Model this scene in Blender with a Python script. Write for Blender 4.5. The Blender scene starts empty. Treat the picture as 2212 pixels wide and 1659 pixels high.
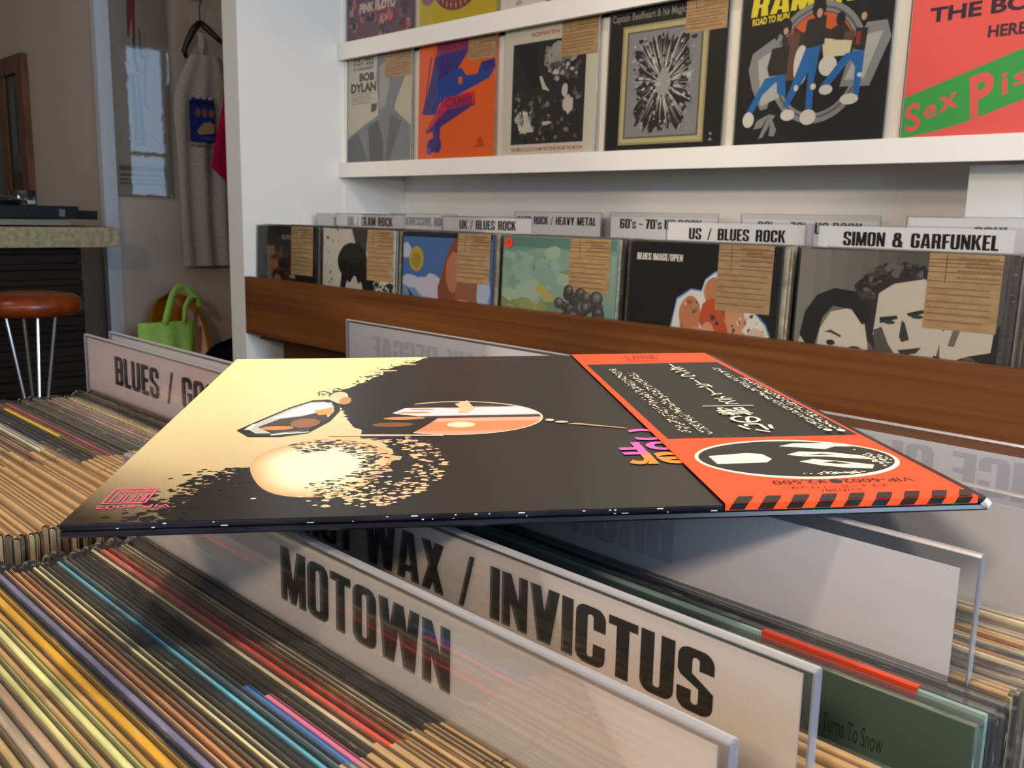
import bpy, bmesh, math, random
from mathutils import Matrix, Vector

S = bpy.context.scene
COL = S.collection
R_ = math.radians

# ------------------------------------------------------------------ camera
CAM = Vector((0, 0, 1.12))
f_px, pitch, roll, yaw = 2025.3, .1777, .0204, .7975
fw = Vector((-math.sin(yaw) * math.cos(pitch), math.cos(yaw) * math.cos(pitch), -math.sin(pitch)))
rt = Vector((math.cos(yaw), math.sin(yaw), 0))
up = rt.cross(fw)
r2 = rt * math.cos(roll) + up * math.sin(roll)
u2 = up * math.cos(roll) - rt * math.sin(roll)
cd = bpy.data.cameras.new('camera')
cam = bpy.data.objects.new('camera', cd)
COL.objects.link(cam)
mw = Matrix((r2, u2, -fw)).transposed().to_4x4()
mw.translation = CAM
cam.matrix_world = mw
cd.sensor_width = 36
cd.lens = f_px / 2212 * 36
cd.clip_start = .005
cd.dof.use_dof = True
cd.dof.focus_distance = .43
cd.dof.aperture_fstop = 40
S.camera = cam

# ------------------------------------------------------------------ world and light
w = bpy.data.worlds.new('sky')
S.world = w
w.use_nodes = True
bg = w.node_tree.nodes['Background']
bg.inputs[0].default_value = (.50, .72, 1, 1)
bg.inputs[1].default_value = 1.1


def lamp(name, kind, loc, target, energy, color, **kw):
    d = bpy.data.lights.new(name, kind)
    d.energy = energy
    d.color = color
    for k, v in kw.items():
        setattr(d, k, v)
    o = bpy.data.objects.new(name, d)
    COL.objects.link(o)
    o.location = loc
    o.rotation_euler = (Vector(target) - Vector(loc)).to_track_quat('-Z', 'Y').to_euler()
    return o


WARM = (1, .80, .58)
lamp('spot_light', 'SPOT', (-1.2, -1.6, 1.75), (-1.75, 1.95, 1.42), 88, WARM, spot_size=R_(28), spot_blend=.35, shadow_soft_size=.07)
lamp('spot_light', 'SPOT', (-.2, -1.6, 1.75), (-.65, 1.95, 1.42), 92, WARM, spot_size=R_(31), spot_blend=.35, shadow_soft_size=.07)
lamp('spot_light', 'SPOT', (-.9, .62, 2.55), (-.45, .30, 1.0), 62, WARM, spot_size=R_(50), spot_blend=.6, shadow_soft_size=.06)
lamp('spot_light', 'SPOT', (-.35, -.45, 2.55), (-.25, .15, .97), 78, WARM, spot_size=R_(46), spot_blend=.6, shadow_soft_size=.06)
lamp('spot_light', 'SPOT', (.2, .35, 2.55), (-.9, 1.9, 1.15), 55, WARM, spot_size=R_(70), spot_blend=.7, shadow_soft_size=.06)
lamp('island_fill_light', 'AREA', (.35, -1.3, 2.05), (-.25, .2, 1.0), 19, WARM, shape='DISK', size=.25)  # unseen warm fill, added to brighten the island's front faces
lamp('spot_light', 'SPOT', (-1.25, .55, 2.5), (-2.5, 1.45, 1.12), 16, WARM, spot_size=R_(34), spot_blend=.8, shadow_soft_size=.06)  # extra unseen spot, added to brighten the partition
lamp('left_wall_fill_light', 'AREA', (-2.7, -.6, 2.6), (-3.6, 1.2, .9), 6, (1, .84, .68), shape='DISK', size=.4)  # dim warm fill added for the left walls, no fixture
lamp('daylight', 'AREA', (2.3, .3, 1.75), (-2.5, 1.6, 1.95), 92, (.60, .77, 1), shape='RECTANGLE', size=1.6, size_y=1.3)
lamp('daylight', 'AREA', (-.2, -2.9, 1.75), (-.3, 1.0, 1.1), 17, (.74, .85, 1), shape='RECTANGLE', size=2.6, size_y=1.5)  # front daylight added behind the camera to lift the ambient

S.view_settings.view_transform = 'Standard'
S.view_settings.look = 'None'
S.view_settings.exposure = 0
S.view_settings.gamma = 1
S.view_settings.use_curve_mapping = False
S.cycles.transparent_max_bounces = 40
S.cycles.max_bounces = 8

# ------------------------------------------------------------------ small helpers
rnd = random.Random(7)


def lin(h):
    h = h.lstrip('#')
    c = [int(h[i:i + 2], 16) / 255 for i in (0, 2, 4)]
    return tuple(x / 12.92 if x <= .04045 else ((x + .055) / 1.055) ** 2.4 for x in c) + (1,)


def mat(name, color, rough=.5, spec=.5, metal=0, **kw):
    m = bpy.data.materials.new(name)
    m.use_nodes = True
    b = m.node_tree.nodes['Principled BSDF']
    b.inputs['Base Color'].default_value = lin(color) if isinstance(color, str) else color
    b.inputs['Roughness'].default_value = rough
    b.inputs['Specular IOR Level'].default_value = spec
    b.inputs['Metallic'].default_value = metal
    for k, v in kw.items():
        b.inputs[k].default_value = v
    return m


def nodes(m):
    return m.node_tree.nodes, m.node_tree.links, m.node_tree.nodes['Principled BSDF']


def noisy(m, c1, c2, scale=(8, 8, 8), detail=6, lo=.35, hi=.65, bump=0, coord='Object'):
    n, l, b = nodes(m)
    tc = n.new('ShaderNodeTexCoord')
    mp = n.new('ShaderNodeMapping')
    mp.inputs['Scale'].default_value = scale
    nz = n.new('ShaderNodeTexNoise')
    nz.inputs['Scale'].default_value = 1
    nz.inputs['Detail'].default_value = detail
    cr = n.new('ShaderNodeValToRGB')
    cr.color_ramp.elements[0].position = lo
    cr.color_ramp.elements[0].color = lin(c1)
    cr.color_ramp.elements[1].position = hi
    cr.color_ramp.elements[1].color = lin(c2)
    l.new(tc.outputs[coord], mp.inputs[0])
    l.new(mp.outputs[0], nz.inputs[0])
    l.new(nz.outputs[0], cr.inputs[0])
    l.new(cr.outputs[0], b.inputs['Base Color'])
    if bump:
        bp = n.new('ShaderNodeBump')
        bp.inputs['Strength'].default_value = bump
        bp.inputs['Distance'].default_value = .002
        l.new(nz.outputs[0], bp.inputs['Height'])
        l.new(bp.outputs[0], b.inputs['Normal'])
    return m


def clear_plastic(name, tint=(.93, .95, .97, 1), gloss=.06, rough=.12, haze=.05, hazecol=(.8, .82, .85, 1), bump=.25, fres=.8):
    m = bpy.data.materials.new(name)
    m.use_nodes = True
    n, l = m.node_tree.nodes, m.node_tree.links
    n.remove(n['Principled BSDF'])
    out = n['Material Output']
    tr = n.new('ShaderNodeBsdfTransparent')
    tr.inputs[0].default_value = tint
    df = n.new('ShaderNodeBsdfDiffuse')
    df.inputs[0].default_value = hazecol
    gl = n.new('ShaderNodeBsdfGlossy')
    gl.inputs['Roughness'].default_value = rough
    fr = n.new('ShaderNodeFresnel')
    fr.inputs[0].default_value = 1.35
    ml = n.new('ShaderNodeMath')
    ml.operation = 'MULTIPLY_ADD'
    ml.inputs[1].default_value = fres
    ml.inputs[2].default_value = gloss
    ml.use_clamp = True
    m1 = n.new('ShaderNodeMixShader')
    m1.inputs[0].default_value = haze
    m2 = n.new('ShaderNodeMixShader')
    tc = n.new('ShaderNodeTexCoord')
    nz = n.new('ShaderNodeTexNoise')
    nz.inputs['Scale'].default_value = 26
    bp = n.new('ShaderNodeBump')
    bp.inputs['Strength'].default_value = bump
    bp.inputs['Distance'].default_value = .003
    l.new(tc.outputs['Object'], nz.inputs[0])
    l.new(nz.outputs[0], bp.inputs['Height'])
    l.new(bp.outputs[0], gl.inputs['Normal'])
    l.new(tr.outputs[0], m1.inputs[1])
    l.new(df.outputs[0], m1.inputs[2])
    l.new(fr.outputs[0], ml.inputs[0])
    l.new(ml.outputs[0], m2.inputs[0])
    l.new(m1.outputs[0], m2.inputs[1])
    l.new(gl.outputs[0], m2.inputs[2])
    l.new(m2.outputs[0], out.inputs[0])
    return m


def mesh_from(verts, faces, name='mesh'):
    me = bpy.data.meshes.new(name)
    me.from_pydata([tuple(v) for v in verts], [], faces)
    me.update()
    return me


class MB:
    """collects shapes for one mesh"""

    def __init__(self):
        self.v, self.f, self.m = [], [], []

    def add(self, vs, fs, mi=0):
        o = len(self.v)
        self.v += [Vector(x) for x in vs]
        self.f += [tuple(i + o for i in f) for f in fs]
        self.m += [mi] * len(fs)
        return self

    def box(self, x0, x1, y0, y1, z0, z1, mi=0):
        vs = [(x, y, z) for x in (x0, x1) for y in (y0, y1) for z in (z0, z1)]
        return self.add(vs, [(0, 1, 3, 2), (4, 6, 7, 5), (0, 4, 5, 1), (2, 3, 7, 6), (0, 2, 6, 4), (1, 5, 7, 3)], mi)

    def tube(self, pts, r, n=10, mi=0, cap=True):
        pts = [Vector(p) for p in pts]
        rs = r if isinstance(r, (list, tuple)) else [r] * len(pts)
        vs, fs = [], []
        for i, p in enumerate(pts):
            d = (pts[min(i + 1, len(pts) - 1)] - pts[max(i - 1, 0)]).normalized()
            a = d.orthogonal().normalized() if i == 0 else (a - d * a.dot(d)).normalized()
            b = d.cross(a)
            vs += [p + (a * math.cos(t) + b * math.sin(t)) * rs[i] for t in (2 * math.pi * k / n for k in range(n))]
        for i in range(len(pts) - 1):
            fs += [(i * n + k, i * n + (k + 1) % n, (i + 1) * n + (k + 1) % n, (i + 1) * n + k) for k in range(n)]
        if cap:
            fs += [tuple(range(n))[::-1], tuple(range((len(pts) - 1) * n, len(pts) * n))]
        return self.add(vs, fs, mi)

    def lathe(self, prof, c=(0, 0, 0), n=32, mi=0):
        vs, fs = [], []
        for r, z in prof:
            vs += [(c[0] + r * math.cos(2 * math.pi * k / n), c[1] + r * math.sin(2 * math.pi * k / n), c[2] + z) for k in range(n)]
        for i in range(len(prof) - 1):
            fs += [(i * n + k, i * n + (k + 1) % n, (i + 1) * n + (k + 1) % n, (i + 1) * n + k) for k in range(n)]
        fs += [tuple(range(n))[::-1], tuple(range((len(prof) - 1) * n, len(prof) * n))]
        return self.add(vs, fs, mi)

    def prism(self, poly, t0, t1, axis='y', mi=0):
        """poly of (x, z) extruded along y from t0 to t1"""
        n = len(poly)
        vs = [(x, t0, z) for x, z in poly] + [(x, t1, z) for x, z in poly]
        if axis == 'z':
            vs = [(x, y, t0) for x, y in poly] + [(x, y, t1) for x, y in poly]
        if axis == 'x':
            vs = [(t0, y, z) for y, z in poly] + [(t1, y, z) for y, z in poly]
        fs = [tuple(range(n)), tuple(range(n, 2 * n))[::-1]] + [(i, i + n, (i + 1) % n + n, (i + 1) % n) for i in range(n)]
        return self.add(vs, fs, mi)

    def mesh(self, name, mats, smooth=False, bevel=0):
        me = mesh_from(self.v, self.f, name)
        for m in mats if isinstance(mats, (list, tuple)) else [mats]:
            me.materials.append(m)
        me.polygons.foreach_set('material_index', self.m)
        bm = bmesh.new()
        bm.from_mesh(me)
        bmesh.ops.recalc_face_normals(bm, faces=bm.faces)
        if bevel:
            bmesh.ops.bevel(bm, geom=bm.edges[:], offset=bevel, segments=2, affect='EDGES', profile=.6)
        bm.to_mesh(me)
        bm.free()
        if smooth:
            me.polygons.foreach_set('use_smooth', [True] * len(me.polygons))
        return me

    def obj(self, name, mats, parent=None, smooth=False, bevel=0):
        return link(name, self.mesh(name, mats, smooth, bevel), parent)


def link(name, me, parent=None, loc=None):
    o = bpy.data.objects.new(name, me)
    COL.objects.link(o)
    if parent:
        o.parent = parent
    if loc:
        o.location = loc
    return o


def tag(o, label, cat, group=None):
    o['label'] = label
    o['category'] = cat
    if group:
        o['group'] = group
    return o


def thing(name, label, cat, loc=(0, 0, 0), rot=(0, 0, 0), group=None):
    o = bpy.data.objects.new(name, None)
    o.empty_display_size = .05
    COL.objects.link(o)
    o.location = loc
    o.rotation_euler = rot
    return tag(o, label, cat, group)


def struct(o):
    o['kind'] = 'structure'
    return o


# ------------------------------------------------------------------ lettering
# heavy condensed capitals drawn as polygons in a box one unit high
SW, TH = .20, .135


def _arc(cx, cy, rx, ry, a0, a1, n=7):
    return [(cx + rx * math.cos(R_(a0 + (a1 - a0) * k / n)), cy + ry * math.sin(R_(a0 + (a1 - a0) * k / n))) for k in range(n + 1)]


def _arch(x0, x1, yl, yr, ytop, rl=.16, rr=.16, flip=False, ybase=0):
    """inverted U as quads; flip turns it into a cup standing on ybase"""
    i0, i1, it = x0 + SW, x1 - SW, ytop - TH
    ql, qr = min(.05, (i1 - i0) / 2), min(.05, (i1 - i0) / 2)
    out = [(x0, yl)] + _arc(x0 + rl, ytop - rl * 1.1, rl, rl * 1.1, 180, 90) + _arc(x1 - rr, ytop - rr * 1.1, rr, rr * 1.1, 90, 0) + [(x1, yr)]
    inn = [(i0, yl)] + _arc(i0 + ql, it - ql, ql, ql, 180, 90) + _arc(i1 - qr, it - qr, qr, qr, 90, 0) + [(i1, yr)]
    ps = [[out[k], out[k + 1], inn[k + 1], inn[k]] for k in range(len(out) - 1)]
    if flip:
        ps = [[(x, ytop - y + ybase) for x, y in p] for p in ps]
    return ps


def _r(x0, x1, y0, y1):
    return [[(x0, y0), (x1, y0), (x1, y1), (x0, y1)]]


def _cup(x0, x1, yl, yr, ybase=0, rl=.16, rr=.16):
    top = 1
    return _arch(x0, x1, top - yl + ybase, top - yr + ybase, top, rl, rr, True, ybase)


W0 = .50
GL = {}
GL['O'] = GL['0'] = (W0, _arch(0, W0, .5, .5, 1) + _cup(0, W0, .5, .5))
GL['C'] = (W0, _arch(0, W0, .5, .62, 1) + _cup(0, W0, .5, .38))
GL['G'] = (W0, _arch(0, W0, .5, .66, 1) + _cup(0, W0, .5, .5) + _r(W0 * .52, W0, .42, .53))
GL['S'] = (W0, _arch(0, W0, .60, .68, 1) + _cup(0, W0, .34, .40) + [[(0, .61), (SW, .61), (SW + .06, .57), (W0, .40), (W0 - SW, .39), (0.04, .53)]])
GL['U'] = (W0, _r(0, SW, .4, 1) + _r(W0 - SW, W0, .4, 1) + _cup(0, W0, .42, .42))
GL['D'] = (W0, _arch(0, W0, .5, .5, 1, .001, .18) + _cup(0, W0, .5, .5, 0, .001, .18))
GL['P'] = (W0, _r(0, SW, 0, .6) + _arch(0, W0, .6, .68, 1, .001) + _cup(0, W0, .69, .69, .40, .001, .12))
GL['B'] = (W0, _arch(0, W0, .7, .72, 1, .001, .14) + _cup(0, W0, .74, .74, .46, .001, .1) + _arch(0, W0, .3, .3, .57, .001, .12) + _cup(0, W0, .31, .31, 0, .001, .14))
GL['R'] = (W0 + .02, GL['P'][1] + [[(W0 - SW - .02, .44), (W0 - .04, .48), (W0 + .02, 0), (W0 - SW, 0)]])
GL['I'] = (SW, _r(0, SW, 0, 1))
GL['E'] = (.40, _r(0, SW, 0, 1) + _r(0, .40, 0, .14) + _r(0, .40, .86, 1) + _r(0, .37, .44, .57))
GL['F'] = (.40, _r(0, SW, 0, 1) + _r(0, .40, .86, 1) + _r(0, .37, .42, .56))
GL['L'] = (.38, _r(0, SW, 0, 1) + _r(0, .38, 0, .14))
GL['T'] = (.46, _r(.13, .33, 0, 1) + _r(0, .46, .85, 1))
GL['H'] = (W0, _r(0, SW, 0, 1) + _r(W0 - SW, W0, 0, 1) + _r(0, W0, .43, .58))
GL['N'] = (W0, _r(0, .17, 0, 1) + _r(W0 - .17, W0, 0, 1) + [[(0, 1), (.18, 1), (W0, 0), (W0 - .18, 0)]])
GL['M'] = (.64, _r(0, .17, 0, 1) + _r(.47, .64, 0, 1) + [[(0, 1), (.22, 1), (.39, 0), (.25, 0)], [(.42, 1), (.64, 1), (.39, 0), (.25, 0)]])
GL['V'] = (.54, [[(0, 1), (.20, 1), (.36, 0), (.15, 0)], [(.34, 1), (.54, 1), (.39, 0), (.18, 0)]])
GL['W'] = (.80, [[(0, 1), (.19, 1), (.31, 0), (.09, 0)], [(.30, 1), (.47, 1), (.31, 0), (.14, 0)], [(.33, 1), (.50, 1), (.66, 0), (.49, 0)], [(.61, 1), (.80, 1), (.71, 0), (.49, 0)]])
GL['A'] = (.56, [[(.14, 1), (.30, 1), (.20, 0), (0, 0)], [(.26, 1), (.42, 1), (.56, 0), (.36, 0)]] + _r(.14, .42, .17, .31))
GL['X'] = (.54, [[(.01, 1), (.22, 1), (.54, 0), (.33, 0)], [(.32, 1), (.53, 1), (.21, 0), (0, 0)]])
GL['K'] = (.52, _r(0, SW, 0, 1) + [[(.31, 1), (.51, 1), (.30, .48), (.16, .42)], [(.18, .60), (.34, .62), (.53, 0), (.33, 0)]])
GL['Y'] = (.54, [[(0, 1), (.21, 1), (.36, .34), (.18, .34)], [(.33, 1), (.54, 1), (.36, .34), (.18, .34)]] + _r(.17, .37, 0, .42))
GL['/'] = (.34, [[(0, -.02), (.11, -.02), (.34, 1.02), (.23, 1.02)]])
GL['&'] = (.62, _arch(.06, .50, .76, .76, 1, .14, .14) + _cup(.06, .50, .80, .80, .56, .1, .1) + _arch(0, .52, .3, .3, .58) + _cup(0, .52, .32, .32) + [[(.36, .30), (.50, .22), (.64, .0), (.44, .0)], [(.48, .38), (.62, .38), (.56, .12), (.44, .14)]])
GL['6'] = (W0, _arch(0, W0, .5, .70, 1) + _cup(0, W0, .5, .3) + _arch(0, W0, .3, .3, .60, .05, .14))
GL['7'] = (.44, _r(0, .44, .85, 1) + [[(.22, .86), (.44, .86), (.28, 0), (.08, 0)]])
GL['8'] = (W0, GL['B'][1])
GL["'"] = (.14, [[(0, 1), (.14, 1), (.11, .68), (.03, .68)]])
GL['~'] = (.42, [[(0, .40), (.12, .56), (.20, .55), (.30, .47), (.36, .49), (.42, .58), (.42, .50), (.33, .36), (.24, .38), (.13, .45), (.07, .42), (0, .32)]])
GL['s'] = (.40, [[(x * .8, y * .72) for x, y in p] for p in GL['S'][1]])
GL['-'] = (.26, _r(0, .26, .36, .50))
GL[' '] = (.20, [])


def heavy(txt, gap=.045, space=None):
    """polygons of a line of heavy capitals, one unit high, starting at x = 0"""
    ps, x = [], 0
    for c in txt:
        wd, g = GL[c]
        if c == ' ' and space:
            wd = space
        ps += [[(a + x, b) for a, b in p] for p in g]
        x += wd + gap
    return ps, x - gap


_fc = {}


def font(txt, bold=0.0):
    """triangles of a line set in the built-in face, capital height about .72"""
    k = (txt, bold)
    if k not in _fc:
        c = bpy.data.curves.new('type', 'FONT')
        c.body = txt
        c.offset = bold
        c.resolution_u = 3
        o = bpy.data.objects.new('type', c)
        COL.objects.link(o)
        dg = bpy.context.evaluated_depsgraph_get()
        me = bpy.data.meshes.new_from_object(o.evaluated_get(dg))
        ps = [[tuple(me.vertices[i].co[:2]) for i in p.vertices] for p in me.polygons]
        bpy.data.objects.remove(o)
        bpy.data.curves.remove(c)
        bpy.data.meshes.remove(me)
        xs = [q[0] for p in ps for q in p] or [0, 1]
        x0 = min(xs)
        _fc[k] = ([[(a - x0, b) for a, b in p] for p in ps], max(xs) - x0)
    return _fc[k]


def fit(ps_w, x0, x1, y0, y1, unit=1.0, slant=0, rise=0, mirror=False):
    """lay a unit-high line of type into the box x0..x1, y0..y1"""
    ps, wd = ps_w
    out = []
    for p in ps:
        q = []
        for a, b in p:
            t = a / wd
            if mirror:
                t = 1 - t
            y = y0 + (y1 - y0) * b / unit
            q.append((x0 + (x1 - x0) * t + slant * (y - y0), y + rise * t))
        out.append(q)
    return out


def ell(cx, cy, rx, ry, n=28, a0=0, a1=360, jit=0, rng=None):
    full = abs(a1 - a0) >= 360
    m = n if full else n + 1
    out = []
    for k in range(m):
        t = R_(a0 + (a1 - a0) * k / n)
        j = 1 + (rng.uniform(-jit, jit) if jit else 0)
        out.append((cx + rx * j * math.cos(t), cy + ry * j * math.sin(t)))
    return out


def ringp(cx, cy, rx, ry, w1, n=36, a0=0, a1=360):
    o = ell(cx, cy, rx, ry, n, a0, a1)
    i = ell(cx, cy, rx - w1, ry - w1, n, a0, a1)
    if abs(a1 - a0) >= 360:
        o.append(o[0])
        i.append(i[0])
    return [[o[k], o[k + 1], i[k + 1], i[k]] for k in range(len(o) - 1)]


class Art:
    """flat printed shapes; coordinates 0..1, every layer lies a hair above the last"""

    def __init__(self, step=.000016):
        self.items, self.layer, self.step = [], 0, step

    def put(self, color, polys, cols=None):
        if polys and isinstance(polys[0], tuple):
            polys = [polys]
        self.layer += 1
        for i, p in enumerate(polys):
            self.items.append((self.layer, cols[i] if cols else color, p))
        return self

    def clip(self, x0=0, x1=1, y0=0, y1=1):
        out = []
        for ly, c, p in self.items:
            q = p if not (isinstance(c, list)) else p
            if all(x0 <= a <= x1 and y0 <= b <= y1 for a, b in q):
                out.append((ly, c, q))
                continue
            if isinstance(c, list):
                continue
            for ax, lim, sg in ((0, x0, 1), (0, x1, -1), (1, y0, 1), (1, y1, -1)):
                r = []
                for k in range(len(q)):
                    a, b = q[k - 1], q[k]
                    da, db = (a[ax] - lim) * sg, (b[ax] - lim) * sg
                    if (da >= 0) != (db >= 0):
                        t = da / (da - db)
                        r.append((a[0] + (b[0] - a[0]) * t, a[1] + (b[1] - a[1]) * t))
                    if db >= 0:
                        r.append(b)
                q = r
                if len(q) < 3:
                    break
            if len(q) >= 3:
                out.append((ly, c, q))
        self.items = out
        return self

    def mesh(self, name, place, m=None):
        vs, fs, cs = [], [], []
        last = n = 0
        for ly, c, p in self.items:
            o = len(vs)
            n = n + 1 if ly == last else 0
            last = ly
            d = ly * self.step + n % 24 * self.step / 30
            if sum(p[k - 1][0] * p[k][1] - p[k][0] * p[k - 1][1] for k in range(len(p))) < 0:
                p = p[::-1]
                c = c[::-1] if isinstance(c, list) else c
            vs += [place(a, b, d) for a, b in p]
            fs.append(tuple(range(o, o + len(p))))
            cs.append(c)
        me = mesh_from(vs, fs, name)
        at = me.color_attributes.new('ink', 'FLOAT_COLOR', 'CORNER')
        for pl, c in zip(me.polygons, cs):
            for k, li in enumerate(pl.loop_indices):
                x = c[k] if isinstance(c, list) else c
                at.data[li].color = lin(x) if isinstance(x, str) else x
        me.materials.append(m or INK)
        return me


def ink_mat(name, rough, spec):
    m = mat(name, '#ffffff', rough, spec)
    n, l, b = nodes(m)
    a = n.new('ShaderNodeVertexColor')
    a.layer_name = 'ink'
    l.new(a.outputs[0], b.inputs['Base Color'])
    return m


INK = ink_mat('printed_ink', .35, .4)
INKM = ink_mat('printed_matte_ink', .8, .15)

# ------------------------------------------------------------------ materials
WHITE = mat('white_wall_paint', '#e6e1da', .7, .2)
noisy(WHITE, '#e2ddd6', '#e9e4dd', (3, 3, 3), 4, .3, .7)
WHITE2 = mat('white_lacquered_board', '#eae5dc', .45, .3)
BEIGE = mat('beige_plaster', '#c4b6a8', .8, .15)  # one beige tone, faintly mottled, for plaster walls and ceiling
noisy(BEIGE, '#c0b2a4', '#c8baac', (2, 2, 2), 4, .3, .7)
WOOD = mat('stained_brown_wood', '#6e3d1c', .45, .3)
noisy(WOOD, '#5e3519', '#835129', (1.2, 26, 60), 8, .3, .72, .06)
DARKWOOD = mat('dark_bin_wood', '#4a2a14', .5, .3)
noisy(DARKWOOD, '#3c210f', '#54311a', (2, 30, 30), 6, .3, .7)
PLASTIC = clear_plastic('clear_record_sleeve', (.985, .988, .99, 1), gloss=.016, rough=.05, haze=.014, bump=.4, fres=.8)
RIM_GLINT = clear_plastic('sleeve_rim_highlight', (.9, .9, .9, 1), gloss=.12, rough=.2, haze=.35, hazecol=(.62, .60, .56, 1))  # whitish haze paints a highlight along the sleeve's rounded rim
ACRYL = clear_plastic('clear_acrylic', (.97, .975, .985, 1), gloss=.008, rough=.05, haze=.006, bump=.05, fres=.5)
ACEDGE = clear_plastic('polished_acrylic_edge', (.86, .87, .9, 1), gloss=.16, rough=.25, haze=.32, hazecol=(.62, .62, .68, 1))
PAPER = mat('white_card', '#e9e6e4', .75, .2)
CARD = mat('thin_show_through_card', '#d4d2d7', .75, .2)
KRAFT = mat('brown_kraft_paper', '#bb9a70', .75, .15)
noisy(KRAFT, '#ad8d63', '#c2a47a', (30, 30, 120), 5, .3, .7)
TAGLINE = mat('printed_tag_line', '#5a4530', .8, .1)


def record_mat():
    m = mat('record_jacket_board', '#808080', .5, .35)
    n, l, b = nodes(m)
    oi = n.new('ShaderNodeObjectInfo')
    tc = n.new('ShaderNodeTexCoord')
    ad = n.new('ShaderNodeVectorMath')
    mu = n.new('ShaderNodeVectorMath')
    mu.operation = 'MULTIPLY'
    mu.inputs[1].default_value = (26, 300, 60)
    sc = n.new('ShaderNodeMath')
    sc.operation = 'MULTIPLY'
    sc.inputs[1].default_value = 97
    l.new(oi.outputs['Random'], sc.inputs[0])
    l.new(tc.outputs['Object'], mu.inputs[0])
    l.new(mu.outputs[0], ad.inputs[0])
    l.new(sc.outputs[0], ad.inputs[1])
    nz = n.new('ShaderNodeTexNoise')
    nz.inputs['Scale'].default_value = 1
    nz.inputs['Detail'].default_value = 5
    l.new(ad.outputs[0], nz.inputs[0])
    hv = n.new('ShaderNodeHueSaturation')
    mr = n.new('ShaderNodeMapRange')
    mr.inputs[1].default_value, mr.inputs[2].default_value = .25, .75
    mr.inputs[3].default_value, mr.inputs[4].default_value = .55, 1.35
    l.new(nz.outputs[0], mr.inputs[0])
    l.new(mr.outputs[0], hv.inputs['Value'])
    l.new(oi.outputs['Color'], hv.inputs['Color'])
    # worn pale scuffs along the top edge
    nz2 = n.new('ShaderNodeTexNoise')
    nz2.inputs['Scale'].default_value = 2.7
    nz2.inputs['Detail'].default_value = 8
    l.new(ad.outputs[0], nz2.inputs[0])
    m2 = n.new('ShaderNodeMapRange')
    m2.inputs[1].default_value, m2.inputs[2].default_value = .60, .70
    m2.inputs[4].default_value = .55
    l.new(nz2.outputs[0], m2.inputs[0])
    mx = n.new('ShaderNodeMix')
    mx.data_type = 'RGBA'
    mx.inputs[7].default_value = (.50, .45, .36, 1)
    l.new(m2.outputs[0], mx.inputs[0])
    l.new(hv.outputs[0], mx.inputs[6])
    l.new(mx.outputs[2], b.inputs['Base Color'])
    return m


JACKET = record_mat()
H = .315

# ------------------------------------------------------------------ the room
WY, PX = 1.95, -2.535          # back wall, inner face of the partition
struct(MB().box(-6.2, 2.6, -3.2, 6.0, -.05, 0).obj('floor', noisy(mat('floor_board', '#6a4e22', .5, .3), '#54401c', '#7a5c2a', (2, 14, 4), 6)))
struct(MB().box(-6.2, 2.6, -3.2, 6.0, 2.9, 2.95).obj('ceiling', BEIGE))
struct(MB().box(PX - .0, 2.6, WY, WY + .1, 0, 2.9).obj('wall_back', WHITE))
struct(MB().box(PX - .085, PX, 1.365, WY + .1, 0, 2.9).obj('wall_partition', WHITE2))
# passage behind the partition: its wall has the window seen mirrored in the poster
mb = MB()
x0, x1 = PX - .085, PX - .0
mb.box(x0, x1, WY + .1, 2.1, 0, 2.9).box(x0, x1, 2.62, 6, 0, 2.9).box(x0, x1, 2.1, 2.62, 0, 1.16).box(x0, x1, 2.1, 2.62, 2.0, 2.9)
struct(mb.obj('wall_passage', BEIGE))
w1 = struct(MB().box(x0 - .01, x1, 2.1, 2.13, 1.16, 2.0).box(x0 - .01, x1, 2.59, 2.62, 1.16, 2.0).box(x0 - .01, x1, 2.1, 2.62, 1.16, 1.19)
            .box(x0 - .01, x1, 2.1, 2.62, 1.97, 2.0).box(x0 + .02, x0 + .05, 2.34, 2.365, 1.19, 1.97).box(x0 + .02, x0 + .05, 2.13, 2.59, 1.40, 1.42).box(x0 + .02, x0 + .05, 2.36, 2.59, 1.68, 1.70).obj('window_2', WHITE2))
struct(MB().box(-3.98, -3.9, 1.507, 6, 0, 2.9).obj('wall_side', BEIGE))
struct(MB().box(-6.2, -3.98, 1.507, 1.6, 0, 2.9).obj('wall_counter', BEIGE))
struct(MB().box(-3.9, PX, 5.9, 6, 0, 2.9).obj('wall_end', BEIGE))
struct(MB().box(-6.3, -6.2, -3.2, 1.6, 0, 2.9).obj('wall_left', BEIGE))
struct(MB().box(-6.2, -1.5, -3.3, -3.2, 0, 2.9).box(1.1, 2.6, -3.3, -3.2, 0, 2.9).box(-1.5, 1.1, -3.3, -3.2, 0, 1.0).box(-1.5, 1.1, -3.3, -3.2, 2.5, 2.9).obj('wall_front', BEIGE))
struct(MB().box(-1.5, -1.44, -3.3, -3.22, 1, 2.5).box(1.04, 1.1, -3.3, -3.22, 1, 2.5).box(-.23, -.17, -3.3, -3.22, 1, 2.5).box(-1.5, 1.1, -3.3, -3.22, 1, 1.06).box(-1.5, 1.1, -3.3, -3.22, 2.44, 2.5).obj('window_added', WHITE2))  # unseen front window, added to go with the extra daylight
mb = MB()
mb.box(2.5, 2.6, -3.2, -.8, 0, 2.9).box(2.5, 2.6, 1.4, WY, 0, 2.9).box(2.5, 2.6, -.8, 1.4, 0, .9).box(2.5, 2.6, -.8, 1.4, 2.5, 2.9)
struct(mb.obj('wall_right', WHITE))
struct(MB().box(2.5, 2.6, -.8, -.74, .9, 2.5).box(2.5, 2.6, 1.34, 1.4, .9, 2.5).box(2.5, 2.6, .27, .33, .9, 2.5).box(2.5, 2.6, -.8, 1.4, .9, .96).box(2.5, 2.6, -.8, 1.4, 2.44, 2.5).obj('window_3', WHITE2))
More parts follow.
